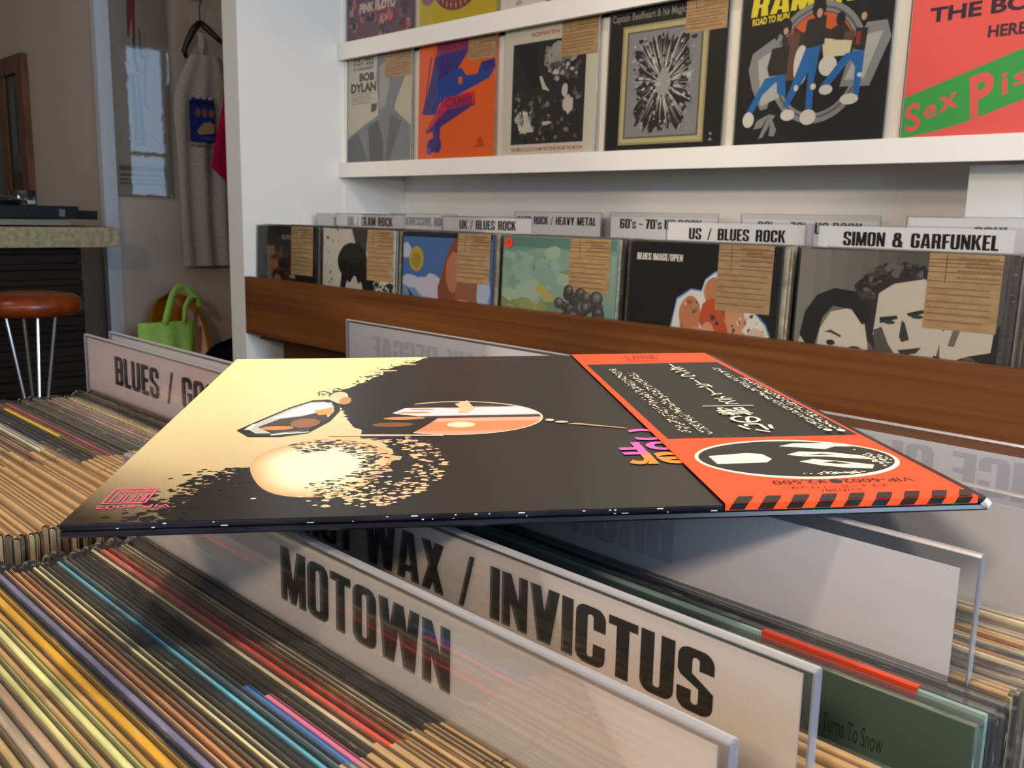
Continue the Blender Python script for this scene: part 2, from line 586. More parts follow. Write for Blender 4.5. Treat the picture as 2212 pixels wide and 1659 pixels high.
struct(MB().box(-3.925, -3.885, 1.49, 1.545, 0, 2.9).obj('trim_corner', mat('pale_corner_bead', '#c8c8cc', .6, .3)))

# ------------------------------------------------------------------ record parts
_jm, _sm, _tm = {}, {}, {}


def jacket_mesh(t):
    k = round(t * 2e4)
    if k not in _jm:
        h, a = H, t / 2
        prof = [(-a, 0), (a, 0), (a, h - .0012), (a * .75, h - .0004), (a * .3, h), (-a * .3, h), (-a * .75, h - .0004), (-a, h - .0012)]
        _jm[k] = MB().prism(prof, -H / 2, H / 2, 'x').mesh('jacket', JACKET)
    return _jm[k]


def sleeve_mesh(t, lob=.014):
    k = (round(t * 2e4), lob)
    if k not in _sm:
        a, xl, xr, zt, r = t / 2 + .00032, -H / 2 - lob, H / 2 + .002, H + .0016, min(.011, lob)
        out = [(xl, 0), (xl, zt - r)] + _arc(xl + r, zt - r, r, r, 180, 90, 5)[1:] + [(xr, zt), (xr, 0)]
        mb = MB().prism(out, -a, a)
        rim = out[1:-2]
        e = .00012
        inn = [(xl + .0011, zt - r)] + _arc(xl + r, zt - r, r - .0011, r - .0011, 180, 90, 5)[1:]
        n = len(rim)
        for yy in (-a - e, a + e):
            mb.add([(x, yy, z) for x, z in rim] + [(x, yy, z) for x, z in inn], [(i, i + 1, n + i + 1, n + i) for i in range(n - 1)], 1)
        _sm[k] = mb.mesh('plastic_sleeve', [PLASTIC, RIM_GLINT])
    return _sm[k]


def tag_mesh(t, wd=.108, front=.112, back=.05, lines=True):
    k = (round(t * 2e4), wd, front, lines)
    if k not in _tm:
        a, zt, x1 = t / 2 + .0002, H + .0009, H / 2 - .001
        x0 = x1 - wd
        mb = MB()
        pr = [(-a, zt - front), (-a, zt - .001), (-a * .5, zt), (a * .5, zt), (a, zt - .001), (a, zt - back)]
        vs = [(x, y, z) for y, z in pr for x in (x0, x1)]
        mb.add(vs, [(2 * i, 2 * i + 1, 2 * i + 3, 2 * i + 2) for i in range(5)], 0)
        e = .0001
        xl = x0 + .026
        if lines:
            pr2 = [(-a - e, zt - .03), (-a - e, zt - .001), (-a * .5, zt + e), (a * .5, zt + e), (a + e, zt - .001)]
            vs = [(x, y, z) for y, z in pr2 for x in (xl, xl + .0007)]
            mb.add(vs, [(2 * i, 2 * i + 1, 2 * i + 3, 2 * i + 2) for i in range(4)], 1)
        me = mesh_from(mb.v, mb.f, 'price_tag')
        me.materials.append(KRAFT)
        me.materials.append(TAGLINE)
        me.polygons.foreach_set('material_index', mb.m)
        _tm[k] = me
    return _tm[k]


ONES = 'first second third fourth fifth sixth seventh eighth ninth tenth eleventh twelfth thirteenth fourteenth fifteenth sixteenth seventeenth eighteenth nineteenth'.split()
TENS = {20: 'twenty', 30: 'thirty', 40: 'forty', 50: 'fifty', 60: 'sixty', 70: 'seventy'}


def nth(n):
    if n < 20:
        return ONES[n - 1]
    t, o = n // 10 * 10, n % 10
    return TENS[t][:-1] + 'ieth' if o == 0 else TENS[t] + '-' + ONES[o - 1]


def colour_word(h):
    r, g, b = [int(h[i:i + 2], 16) for i in (1, 3, 5)]
    mx, mn = max(r, g, b), min(r, g, b)
    sat = (mx - mn) / max(mx, 1)
    if mx < 52:
        return 'black'
    if sat < .16:
        return 'dark grey' if mx < 105 else 'grey' if mx < 175 else 'pale grey'
    import colorsys
    hh = colorsys.rgb_to_hsv(r / 255, g / 255, b / 255)[0] * 360
    if hh < 14 or hh > 345:
        return 'red' if sat > .6 else 'dusky pink' if mx > 140 else 'dark brown'
    if hh < 50:
        if mx < 95:
            return 'dark brown'
        if mx < 150:
            return 'brown'
        if sat > .6:
            return 'orange' if hh < 28 else 'yellow'
        return 'cream' if mx > 205 and sat < .36 else 'tan'
    if hh < 75:
        return 'pale yellow-green' if mx > 150 else 'olive'
    if hh < 165:
        return 'green' if mx > 90 else 'dark green'
    if hh < 200:
        return 'teal'
    if hh < 255:
        return 'light blue' if mx > 180 else 'blue' if mx > 110 else 'navy'
    return 'pink' if hh > 310 else 'purple'


def record(x, y, zb, t, color, label, group=None, lean=0, lob=.014, tagw=.108, strip=None, rz=0, sleeve=True, tagz=.112):
    o = thing('record', label, 'record', (x, y, zb), (-lean, 0, rz), group)
    j = link('jacket', jacket_mesh(t), o)
    j.color = lin(color)
    if sleeve:
        link('plastic_sleeve', sleeve_mesh(t, lob), o)
    if tagw:
        link('price_tag', tag_mesh(t, tagw, tagz), o)
    if strip:
        a = t / 2 + .0001
        xa, xb, c = strip
        MB().box(-H / 2 + xa * H, -H / 2 + xb * H, -a, a, .02, H + .0008).obj('paper_strip', mat('strip_paper', c, .45, .4), o)
    return o


# ------------------------------------------------------------------ acrylic divider signs
def divider(x0, x1, y, zt, label, text=None, mirror=False, tbox=None, margin=(.004, .004), lean=0, hgt=.10, paper=True, group=None, th=.0036, cat='divider sign', yawd=0, inkc='#17130f', paperm=None, font_space=.22, gap=.045):
    """clear acrylic holder with a printed card inside; tbox is x0, x1, z0, z1 of the lettering in world units"""
    cx, wd = (x0 + x1) / 2, x1 - x0
    o = thing('divider_sign', label, cat, (cx, y, zt - hgt), (-lean, 0, yawd), group)
    a = th / 2
    mb = MB()
    # front sheet, back sheet, folded top and the two side edges
    mb.box(-wd / 2, wd / 2, -a, -a + .0005, 0, hgt - .0006)
    mb.box(-wd / 2, wd / 2, a - .0005, a, 0, hgt - .0006)
    mb.obj('acrylic_sheet', ACRYL, o)
    e = MB()
    e.prism([(-a, hgt - .0009), (-a * .6, hgt), (a * .6, hgt), (a, hgt - .0009)], -wd / 2, wd / 2, 'x')
    e.box(-wd / 2 - .0001, -wd / 2 + .0005, -a, a, 0, hgt - .001)
    e.box(wd / 2 - .0005, wd / 2 + .0001, -a, a, 0, hgt - .001)
    e.obj('acrylic_edge', ACEDGE, o)
    if paper:
        p = MB().box(-wd / 2 + margin[0], wd / 2 - margin[0], -.0003, .0003, .002, hgt - margin[1]).obj('card', paperm or (CARD if mirror else PAPER), o)
        if text:
            bx = (tbox[0] - cx, tbox[1] - cx, tbox[2] - (zt - hgt), tbox[3] - (zt - hgt))
            ps = fit(heavy(text, gap, font_space), *bx, mirror=mirror)
            art = Art().put(inkc, ps)
            if mirror:
                gh = Art().put('#bab9c1', ps)
                link('show_through', gh.mesh('show_through', lambda u, v, d: (u, -.0004 - d, v), INKM), p)
            link('lettering', art.mesh('lettering', (lambda u, v, d: (u, .0004 + d, v)) if mirror else (lambda u, v, d: (u, -.0004 - d, v)), INKM), p)
    return o

# ------------------------------------------------------------------ the record lying across the dividers
lp = thing('record_album', 'large glossy cream and black album with orange paper band lying flat across the divider tops', 'record album',
           (-.332, .318, 1.025))
rz, tx, ty = .9081, .0154, -.0159
lp.matrix_world = Matrix.Translation((-.332, .318, 1.025)) @ Matrix.Rotation(rz, 4, 'Z') @ Matrix.Rotation(ty, 4, 'Y') @ Matrix.Rotation(tx, 4, 'X')
BLACKB = mat('black_laminated_board', '#14141a', .22, .5)
noisy(BLACKB, '#0e0e14', '#20202c', (40, 40, 200), 6, .4, .75)
hh = H / 2
mb = MB()
mb.prism([(-hh, -.0016), (-hh + .0004, -.0022), (hh - .0004, -.0022), (hh, -.0016), (hh, -.0005), (hh - .0004, 0), (-hh + .0004, 0), (-hh, -.0005)], -hh, hh, 'x')
WORN = mat('worn_white_board', '#c9d2d6', .8, .2)
for k in range(30):
    xx = rnd.uniform(-hh + .003, hh - .002)
    ln = rnd.choice([.0004, .0007, .001, .0022])
    mb.box(xx, xx + ln, -hh - .0004, -hh + .0004, -.0017 - rnd.uniform(.00006, .0002), -.0017, 1) if k % 2 else mb.box(xx, xx + ln, -hh - .0004, -hh + .0004, -.0006, -.0004, 1)
mb.obj('front_board', [BLACKB, WORN], lp)
mb = MB()
mb.prism([(-hh - .0003, -.0040), (-hh + .0002, -.0047), (hh - .0004, -.0047), (hh, -.0040), (hh, -.0026), (-hh, -.0026)], -hh, hh, 'x')
mb.prism([(-hh + .0015, -.0026), (hh, -.0026), (hh, -.0022), (-hh + .0015, -.0022)], -hh, hh, 'x')
mb.obj('back_board', BLACKB, lp)
bm = bmesh.new()
bmesh.ops.create_icosphere(bm, subdivisions=3, radius=.5)
for v in bm.verts:
    k = 1 + .18 * math.sin(9 * v.co.x + 4 * v.co.z) * math.cos(7 * v.co.y)
    v.co = Vector((v.co.x * .0034 * k, v.co.y * .0048 * k, v.co.z * .0040 * k))
me = bpy.data.meshes.new('worn_corner')
bm.to_mesh(me)
bm.free()
me.materials.append(WORN)
link('worn_corner', me, lp, (hh - .0004, -hh + .0008, -.0023))
def mixc(a, b, t):
    return tuple(a[i] * (1 - t) + b[i] * t for i in range(3)) + (1,)


rng = random.Random(3)
A = Art(.00001)
cTopSheen, cMid, cTan, cDk = lin('#e2e6a6'), lin('#d9d0a0'), lin('#b9a37c'), lin('#2a2115')  # print tones; the top cream also holds a painted yellow-green sheen


def ground(a, b):
    c = mixc(cTan, cMid, min(1, max(0, (b - .15) / .35)))
    c = mixc(c, cTopSheen, min(1, max(0, (b - .5) / .35)))
    d = max(0, min(1, 1.12 - b * 4.2 - a * 3.0 + .35 * max(0, .15 - a)))
    return mixc(c, cDk, d ** 1.2)


N = 26
gp, gc = [], []
for i in range(N):
    for j in range(N * 2):
        q = [(i / N * .5, j / N / 2), ((i + 1) / N * .5, j / N / 2), ((i + 1) / N * .5, (j + 1) / N / 2), (i / N * .5, (j + 1) / N / 2)]
        gp.append(q)
        gc.append([ground(*p) for p in q])
A.put(None, gp, gc)
# the black mass with a ragged border
bd = [(.392, 1), (.385, .985), (.36, .94), (.322, .885), (.305, .86), (.30, .80), (.285, .775), (.27, .73), (.235, .66), (.215, .635), (.23, .56), (.25, .50), (.262, .42), (.30, .34),
      (.335, .25), (.33, .18), (.30, .10), (.24, .06), (.185, .085), (.16, .14), (.145, .15), (.135, .10), (.122, .05), (.098, 0)]
fine = []
for (a0, b0), (a1, b1) in zip(bd, bd[1:]):
    for k in range(8):
        t = k / 8
        j = .004 if b0 > .35 else .012
        fine.append((a0 + (a1 - a0) * t + rng.uniform(-j, j), b0 + (b1 - b0) * t + rng.uniform(-j, j) * .6))
st = [[p, q, (.74, q[1]), (.74, p[1])] for p, q in zip(fine, fine[1:] + [(.098, 0)]) if q[1] < p[1] - 1e-5 and p[1] > .06]
A.put('#17120f', st)
low = [p for p in fine if p[1] <= .165 and p[0] < .245]
A.put('#17120f', [(.245, .0), (.74, .0), (.74, .12), (.245, .12)])
A.put('#17120f', [[p, q, (.25, q[1]), (.25, p[1])] for p, q in zip([(.16, .15), (.147, .13), (.14, .11), (.132, .085), (.126, .06), (.118, .035), (.106, .015)], [(.147, .13), (.14, .11), (.132, .085), (.126, .06), (.118, .035), (.106, .015), (.096, 0)])])
# ragged dark grains on the pale side
ps = []
for k in range(1100):
    b = rng.uniform(0, .19)
    a = .145 - (.17 - b) * .30 + abs(rng.gauss(0, .030)) * -1 + .03
    s = rng.uniform(.0015, .005)
    ps.append(ell(a, b, s * 1.3, s, 6, jit=.3, rng=rng))
for k in range(160):
    t = rng.random()
    i = int(t * 11)
    a, b = bd[i][0] + rng.gauss(-.004, .008), bd[i][1] + rng.gauss(0, .014)
    ps.append(ell(a, b, rng.uniform(.001, .004), rng.uniform(.002, .005), 6, jit=.3, rng=rng))
A.put('#1a1410', [p for p in ps if all(0 <= y <= 1 and x >= 0 for x, y in p)])
# the glowing disc
cg, ce = lin('#f6ecc4'), lin('#c99a68')
gp, gc = [], []
nr, na = 9, 40
for i in range(nr):
    for k in range(na):
        q, cc = [], []
        for (ii, kk) in ((i, k), (i, k + 1), (i + 1, k + 1), (i + 1, k)):
            rr, an = ii / nr, 2 * math.pi * kk / na
            q.append((.243 + .086 * rr * math.cos(an) * (1 + .07 * math.sin(3 * an)), .195 + .128 * rr * math.sin(an)))
            cc.append(mixc(cg, ce, max(0, rr - .55) / .45))
        gp.append(q)
        gc.append(cc)
A.put(None, gp, gc)
pk, dk = [], []
for k in range(900):
    an, rr = rng.uniform(-1.7, 2.2), rng.uniform(.55, 1.45)
    a, b = .243 + .086 * rr * math.cos(an) + (.03 if rr > 1 else 0), .195 + .125 * rr * math.sin(an)
    if not (.13 < a < .42 and .03 < b < .33):
        continue
    s = rng.uniform(.0012, .0036)
    (pk if rr > 1 else dk).append(ell(a, b, s * 1.5, s, 6, jit=.3, rng=rng))
A.put('#2a1c12', [p for p in dk if rng.random() < .75])
A.put('#e9bd92', [p for p in pk if rng.random() < .8])
for k in range(150):
    pass
A.put('#f4dcae', [ell(.275 + rng.gauss(0, .03), .10 + rng.gauss(0, .03), .003, .002, 6, jit=.3, rng=rng) for k in range(120)])
# pale flecks near the far border
A.put('#e8c9a0', [ell(.345, .915, .022, .008, 14), ell(.30, .845, .03, .007, 14), ell(.235, .60, .016, .05, 16)])
A.put('#c08a54', [ell(.35, .908, .017, .004, 12), ell(.248, .575, .010, .03, 12)])
# large almond with sunset bands
LX, LY, LRX, LRY = .425, .445, .127, .108


def band(y0, y1, inset=0, x0=-9, x1=9):
    t0, t1 = math.asin(max(-1, min(1, y0))), math.asin(max(-1, min(1, y1)))
    rr = [(LX + (LRX - inset) * math.cos(t0 + (t1 - t0) * k / 14), LY + (LRY - inset) * math.sin(t0 + (t1 - t0) * k / 14)) for k in range(15)]
    ll = [(2 * LX - x, y) for x, y in rr[::-1]]
    return [(min(max(x, LX + x0), LX + x1), y) for x, y in rr + ll]


A.put('#d8c9a8', ell(LX, LY, LRX + .004, LRY + .004, 48))
A.put('#c8c6cf', band(-1, 1))
A.put('#d9d6e0', band(.12, .60))
A.put('#2a221c', band(.62, 1, .002))
A.put('#8f8578', [ell(LX + x, LY + .067 + rng.uniform(-.006, .008), .018, .004, 8, jit=.3, rng=rng) for x in (.0, .03, .055)])
A.put('#e39a86', band(-1, -.06))
A.put('#dd8458', band(-.82, -.28))
A.put('#e8a78e', band(-.30, -.10))
A.put('#3a2c2e', band(-.08, .06))
A.put('#f6e6b8', ell(.428, .393, .021, .017, 20))
A.put('#17120f', [(LX - .14, LY + .115), (LX - .06, LY + .10), (LX - .10, LY + .03), (LX - .03, LY - .01), (LX - .055, LY - .07), (LX - .085, LY - .13), (LX - .14, LY - .12)])
A.put('#c98a4c', [ell(.345, .44, .032, .010, 14), ell(.36, .478, .026, .005, 12), ell(.372, .500, .02, .004, 12)])
A.put('#7a4c26', [ell(.328, .40, .03, .014, 14)])
A.put('#d9bd92', [(.425, .535), (.447, .56), (.455, .50), (.44, .468), (.428, .475), (.432, .505)])
A.put('#cdbf96', [(.24, .338), (.40, .328), (.40, .334), (.24, .35)])
# small almond
sm = [(.108, .384), (.135, .455), (.165, .53), (.195, .58), (.22, .585), (.24, .55), (.245, .50), (.235, .43), (.21, .36), (.175, .342), (.13, .345)]
A.put('#17120f', sm)
A.put('#b9b9b4', [(a * .86 + .0255, b * .86 + .066) for a, b in sm])
A.put('#c9d6e2', [(.145, .45), (.19, .555), (.228, .56), (.232, .50), (.19, .47)])
A.put('#3c2a20', [(.135, .40), (.16, .45), (.19, .465), (.222, .50), (.232, .44), (.205, .375), (.16, .36)])
A.put('#d99a48', [(.205, .50), (.232, .525), (.233, .475), (.215, .47)])
A.put('#c9863c', [ell(.163, .392, .024, .012, 12)])
A.put('#8a5a34', [ell(.20, .42, .022, .03, 10)])
A.put('#eeeade', [[(.118, .385), (.125, .42), (.132, .42), (.126, .385)], [(.16, .349), (.21, .362), (.212, .368), (.16, .356)]])
# thin pale line and lettering peeping out from under the band
A.put('#b89a74', [(.585, .384), (.60, .388), (.665, .352), (.668, .347), (.60, .378)])
A.put('#cdbfa8', [ell(.562, .41, .007, .009, 8), ell(.578, .397, .010, .007, 8)])


def lp_type(t, bold, a_start, b_top, hgt, wdt, color):
    ps, wd = font(t, bold)
    A.put(color, [[(a_start - x / wd * wdt, b_top + hgt * (1 - y / .72)) for x, y in p] for p in ps])


lp_type('er', .028, .712, .137, .076, .084, '#f08a28')
lp_type('oF', .025, .712, .207, .06, .082, '#e25fb4')
lp_type('C', .025, .712, .278, .062, .048, '#e25fb4')
# pink record-company badge and catalogue number
PK = '#d8587e'
lp_type('VIP-6002', .004, .098, .043, .011, .078, PK)
q = [(.020, .060), (.066, .059), (.076, .113), (.021, .115)]


def bq(u, v):
    return (.0215 + .0475 * u, .060 + .054 * v)


def frame(x0, x1, y0, y1, t):
    return [[bq(*p) for p in r] for r in ([(x0, y0), (x1, y0), (x1, y0 + t), (x0, y0 + t)], [(x0, y1 - t), (x1, y1 - t), (x1, y1), (x0, y1)],
                                          [(x0, y0), (x0 + t * .9, y0), (x0 + t * .9, y1), (x0, y1)], [(x1 - t * .9, y0), (x1, y0), (x1, y1), (x1 - t * .9, y1)])]


A.put(PK, frame(0, 1, 0, 1, .055))
bar = lambda x0, x1, y0, y1: [bq(x0, y0), bq(x1, y0), bq(x1, y1), bq(x0, y1)]
mm = []
for x0, x1 in ((.14, .36), (.42, .64)):
    mm += [bar(x0, x0 + .035, .14, .64), bar(x1 - .035, x1, .14, .64), bar(x0, x1, .12, .16)]
mm += [[bq(.70, .62), bq(.88, .14), bq(.92, .14), bq(.74, .62)], bar(.70, .735, .14, .62), bar(.86, .90, .14, .62)]
A.put(PK, mm)
ps, wd = font('MOTOWN', .02)
A.put(PK, [[bq(.9 - x / wd * .75, .90 - y / .72 * .2) for x, y in p] for p in ps])
A.clip()


def onlp(dz):
    return lambda a, b, d: ((a - .5) * H, (b - .5) * H, dz + d)


def glossy_print(name, rough):
    m = ink_mat(name, rough, .5)
    n, l, b = nodes(m)
    tc = n.new('ShaderNodeTexCoord')
    nz = n.new('ShaderNodeTexNoise')
    nz.inputs['Scale'].default_value = 900
    bp = n.new('ShaderNodeBump')
    bp.inputs['Strength'].default_value = .12
    bp.inputs['Distance'].default_value = .0003
    l.new(tc.outputs['Object'], nz.inputs[0])
    l.new(nz.outputs[0], bp.inputs['Height'])
    l.new(bp.outputs[0], b.inputs['Normal'])
    return m


LPINK = glossy_print('laminated_print', .30)
link('cover_print', A.mesh('cover_print', onlp(.00004), LPINK), lp)

# the paper band (obi)
OX0, OX1 = .694, .986
ORANGE = mat('orange_band_paper', '#f04a16', .38, .4)
xa, xb = (OX0 - .5) * H, (OX1 - .5) * H
mb = MB()
z = .0009
pr = [(-hh - .0009, -.0016), (-hh - .0009, z), (-hh + .002, z), (hh - .001, z), (hh + .0006, 0), (hh + .0006, -.004)]
vs = [(x, y, zz) for y, zz in pr for x in (xa, xb)]
mb.add(vs, [(2 * i, 2 * i + 1, 2 * i + 3, 2 * i + 2) for i in range(len(pr) - 1)])
ob = mb.obj('paper_band', ORANGE, lp)
A = Art(.00002)
BK, WT = '#17140f', '#f3ecd2'
A.put(BK, [(.707, .277), (.981, .277), (.975, .882), (.704, .868)])
A.put(WT, ell(.845, .167, .131, .091, 56))
A.put(BK, ell(.845, .168, .126, .083, 56))


def ogroup(c, ps):
    A.put(c, ps)


# pale abstract patches inside the oval
ogroup(WT, [[(.735, .148), (.80, .150), (.812, .165), (.808, .188), (.79, .195), (.735, .185)]])
ogroup(WT, [[(.845, .225), (.87, .238), (.925, .236), (.945, .215), (.92, .218), (.90, .205), (.875, .215)], [(.838, .182), (.86, .196), (.90, .190), (.935, .170), (.945, .150), (.92, .158), (.885, .170), (.86, .172)],
            [(.842, .150), (.865, .160), (.90, .145), (.93, .128), (.92, .112), (.89, .118), (.862, .132)]])
ogroup(BK, [[(.862, .178), (.885, .184), (.905, .176), (.885, .177)], [(.868, .143), (.888, .148), (.905, .134), (.886, .136)]])
ogroup(WT, [q for q in [ell(.948 + rng.gauss(0, .007), .155 + rng.gauss(0, .018), .0022, .0016, 5) for k in range(60)] + [ell(.885 + rng.gauss(0, .022), .097 + rng.gauss(0, .003), .0022, .0016, 5) for k in range(70)]
            if all(((x - .845) / .124) ** 2 + ((y - .168) / .081) ** 2 < 1 for x, y in q)])


def band_line(t, a0, b, width, hgt, bold=0, c=BK):
    ps, wd = font(t, bold)
    A.put(c, [[(a0 - x / wd * width, b + hgt * (1 - y / .72)) for x, y in p] for p in ps])


band_line('VIP-6002', .946, .058, .086, .014)
A.put(BK, ell(.851, .0655, .0075, .0075, 20))
band_line('¥2,500', .840, .058, .066, .014)
band_line('スティービー・ワンダー', .905, .0405, .13, .009)
band_line('心の詩/', .868, .0275, .05, .0085)
# slanted stripes running over the near edge and down its face
for k in range(9):
    u = .698 + k * .0325
    sh = lambda v: (v + .0105) * .62
    q = lambda lo, hi, f: [(min(OX1, u + sh(lo)), f(lo)), (min(OX1, u + .0175 + sh(lo)), f(lo)), (min(OX1, u + .0175 + sh(hi)), f(hi)), (min(OX1, u + sh(hi)), f(hi))]
    A.put(BK, q(-.0030, .0175, lambda v: v)).put(BK, q(-.0105, -.0030, lambda v: v - 1))


def vertical(t, a, b0, b1, size, c=WT, aspect=1.0):
    """characters stacked along the cover's height, their tops towards the near edge"""
    n = len(t)
    stp = (b1 - b0) / n
    for i, ch in enumerate(t):
        ps, wd = font('|' if ch == 'ー' else ch, .012)
        if not ps:
            continue
        ys = [y for p in ps for x, y in p]
        xs = [x for p in ps for x, y in p]
        y0, y1 = min(ys), max(ys)
        cx, cy = (min(xs) + max(xs)) / 2, (y0 + y1) / 2
        bc = b0 + (i + .5) * stp
        A.put(c, [[(a - (x - cx) * size * aspect, bc - (y - cy) * size) for x, y in p] for p in ps])


vertical('心の詩', .853, .295, .455, .058, aspect=.95)
A.put(WT, [(.815, .466), (.817, .470), (.90, .470), (.90, .466)])
vertical('スティービー・ワンダー', .868, .475, .85, .036)


def fine_print(a, b0, b1, wdt, seed):
    r = random.Random(seed)
    b = b0
    ps = []
    while b < b1:
        for k in range(4):
            x0, y0 = a + r.uniform(-wdt, wdt), b + r.uniform(-.004, .004)
            if r.random() < .5:
                ps.append([(x0, y0), (x0 + r.uniform(.003, wdt), y0 + r.uniform(-.002, .002)), (x0 + .004, y0 + .0018), (x0, y0 + .0016)])
            else:
                ps.append([(x0, y0), (x0 + .0013, y0), (x0 + r.uniform(0, .003), y0 + r.uniform(.004, .009)), (x0 - .001, y0 + .006)])
        b += .0115
    A.put(WT, ps)


fine_print(.741, .30, .80, .008, 1)
fine_print(.766, .29, .76, .008, 2)
fine_print(.944, .31, .80, .006, 3)
fine_print(.962, .30, .70, .006, 4)
A.put(WT, [ell(.946, .297, .006, .007, 14), ell(.964, .293, .006, .007, 14)])
A.put(BK, [[(x, .905), (x + .002, .905), (x + .002, .965), (x, .965)] for x in (.80, .858)] + [[(.80, .905), (.86, .905), (.86, .909), (.80, .909)]])
A.put(BK, [[(.815 + k * .009, .925), (.818 + k * .009, .925), (.818 + k * .009, .955), (.815 + k * .009, .955)] for k in range(5)])
def onband(a, b, d):
    if b < -.5:
        return ((a - .5) * H, -hh - .00096, .0009 + (b + 1 + .0030) * H)
    return ((a - .5) * H, (b - .5) * H, .00093 + d)


link('band_print', A.mesh('band_print', onband, ink_mat('band_ink', .35, .4)), ob)

# ------------------------------------------------------------------ island record table
mb = MB()
mb.box(-1.2, .34, -.07, .62, .62, .645)
tb = mb.obj('bottom_board', DARKWOOD)
tb_root = thing('record_table', 'dark wooden record browser table holding the rows of upright records', 'record table', (0, 0, 0))
tb.parent = tb_root
for n, (x0, x1, y0, y1) in dict(front_board=(-1.2, .34, -.095, -.07), back_board=(-1.2, .34, .62, .645)).items():
    MB().box(x0, x1, y0, y1, .52, .84).obj(n, DARKWOOD, tb_root)
for x in (-1.2, -.428, -.424, .335):
    pass
for x in (-.808, -.4375, -.062, .335):
    MB().box(x, x + .009, -.07, .62, .645, .84).obj('side_panel', DARKWOOD, tb_root)
for x in (-1.17, .27):
    for y in (-.04, .57):
        MB().box(x, x + .05, y, y + .05, 0, .625).obj('leg', DARKWOOD, tb_root)
TZ = .973 - H
ROWS = 'records filed in the island browser'
used_labels = set()


def uniq(lab):
    assert lab not in used_labels, lab
    used_labels.add(lab)
    return lab


def kw_gap(it, g):
    return g if len(it) < 4 else it[3]


def file_row(cx, y_start, seq, where, step=-1, tilt=0, zj=.002, group=None, tagw=.108, first=1, gap=.00042):
    """records one behind the other; seq of (colour, thickness mm, extra)"""
    y = y_start
    for i, it in enumerate(seq):
        c, t = it[0], it[1] / 1000
        kw = it[2] if len(it) > 2 else {}
        y += step * (t / 2 + kw_gap(it, gap))
        word = kw.pop('word', None) or colour_word(c)
        cat = 'sleeved record' if 'sleeved' not in word else 'record'
        lab = uniq(f"{word} {cat}, {nth(i + first)} {where}")
        kw.setdefault('tagw', tagw)
        kw.setdefault('tagz', .112)
        record(cx + rnd.uniform(-.0025, .0025), y, TZ + rnd.uniform(-zj, zj) + kw.pop('dz', 0), t, c, lab, group, lean=tilt, lob=rnd.choice([.010, .012, .014, .017]), **kw)
        y += step * (t / 2 + kw_gap(it, gap))
    return y


MX, LXC = -.2425, -.6025
m_seq = [('#3e352e', 1.3), ('#52483e', 1.3), ('#423a36', 1.2), ('#655c4c', 1.4), ('#8a7d62', 1.4), ('#b8ab8c', 1.3), ('#8b6f58', 1.5), ('#c9823e', 1.5), ('#674030', 1.4), ('#d2402a', 2.9, dict(word='bright red', dz=.0022)),
         ('#b3a888', 2.3, dict(word='mottled cream', dz=.001)), ('#403832', 2.2), ('#6a6255', 1.4), ('#413d40', 1.9, dict(strip=(.50, 1, '#dd6f9c'), word='black pink-banded')),
         ('#3e4449', 1.9, dict(strip=(.47, 1, '#3578c4'), word='black blue-banded')), ('#6b675e', 1.3), ('#5fb4d4', 2.4), ('#6e706f', 1.6), ('#44463e', 1.9), ('#55574e', 1.7), ('#d9d2a4', 1.8),
         ('#7c6a58', 1.8), ('#b59a80', 1.8), ('#cd8a56', 2.6), ('#e2b080', 1.8), ('#6f7096', 2.8, dict(word='slate blue', dz=.001)), ('#404240', 1.8),
         ('#dba92c', 3.4, dict(word='golden yellow')), ('#b08c4c', 2.2), ('#dbe0a0', 2.8), ('#a88a60', 2.4), ('#d3d696', 2.4), ('#b09880', 3.4), ('#a69888', 3.6), ('#c0a87a', 2.8), ('#94826e', 3),
         ('#d3b472', 3), ('#e2c488', 3), ('#caa25c', 3.2), ('#d9ba8c', 3.4), ('#bf7f78', 3.2), ('#8b857a', 3.2), ('#6b6965', 3.2), ('#b09a7a', 3.2), ('#8f8a80', 3)]
for k in range(26, len(m_seq)):
    it = m_seq[k]
    m_seq[k] = (it[0], it[1], it[2] if len(it) > 2 else {}, .0007)
file_row(MX, .1633, m_seq, 'in front of the card with one black word', group=ROWS, zj=.0009, gap=.0003)
file_row(MX, .1685, [('#c8a878', 2), ('#b89a6c', 2.2), ('#d8c29a', 2), ('#8a7a62', 2.2), ('#cbb083', 2), ('#a88b60', 2), ('#d0b688', 2)], 'behind the card with one black word', step=1, group=ROWS)
y = file_row(MX, .2065, [('#c7a473', 2.4), ('#d6bb8b', 2.4), ('#8a7a62', 2.2), ('#cdb285', 2.4), ('#b7ab97', 2.2), ('#e0d0ac', 2.4), ('#a38c68', 2.4), ('#d2ba8c', 2.4), ('#c4b598', 2.4)], 'behind the card with slashed black words', step=1, group=ROWS)
# the big green-grey album showing its face to the room
g_y = .2755
green = record(MX, g_y, TZ + .002, .004, '#4d5f54', 'dark green-grey album with thin lettering standing behind the slashed-word card', ROWS, lean=R_(.4), tagw=0)
art = Art(.00005)
art.put('#4d5f54', [(0, 0), (1, 0), (1, 1), (0, 1)])
ps = font('Turns To Snow')
art.put('#1c2420', fit(ps, .852, .917, .934, .956, .72))
link('cover_print', art.mesh('cover_print', lambda u, v, d: ((u - .5) * H, -.0021 - d, v * H), INKM), green)
file_row(MX, g_y + .007, [('#86a39a', 2.6, dict(strip=(.76, .935, '#d8441e'), word='pale green red-banded', tagw=0, dz=.003)), ('#2c2a2c', 2.4, dict(tagw=0)), ('#1f1d1f', 2.8, dict(tagw=0)), ('#262427', 2.2, dict(tagw=0)), ('#3b3936', 2.2, dict(tagw=0)),
                           ('#1c1b1d', 2.4, dict(tagw=0)), ('#29272a', 2, dict(tagw=0)), ('#c8aa78', 1.8), ('#6b5f4d', 1.6)], 'behind the dark green-grey album', step=1, group=ROWS)
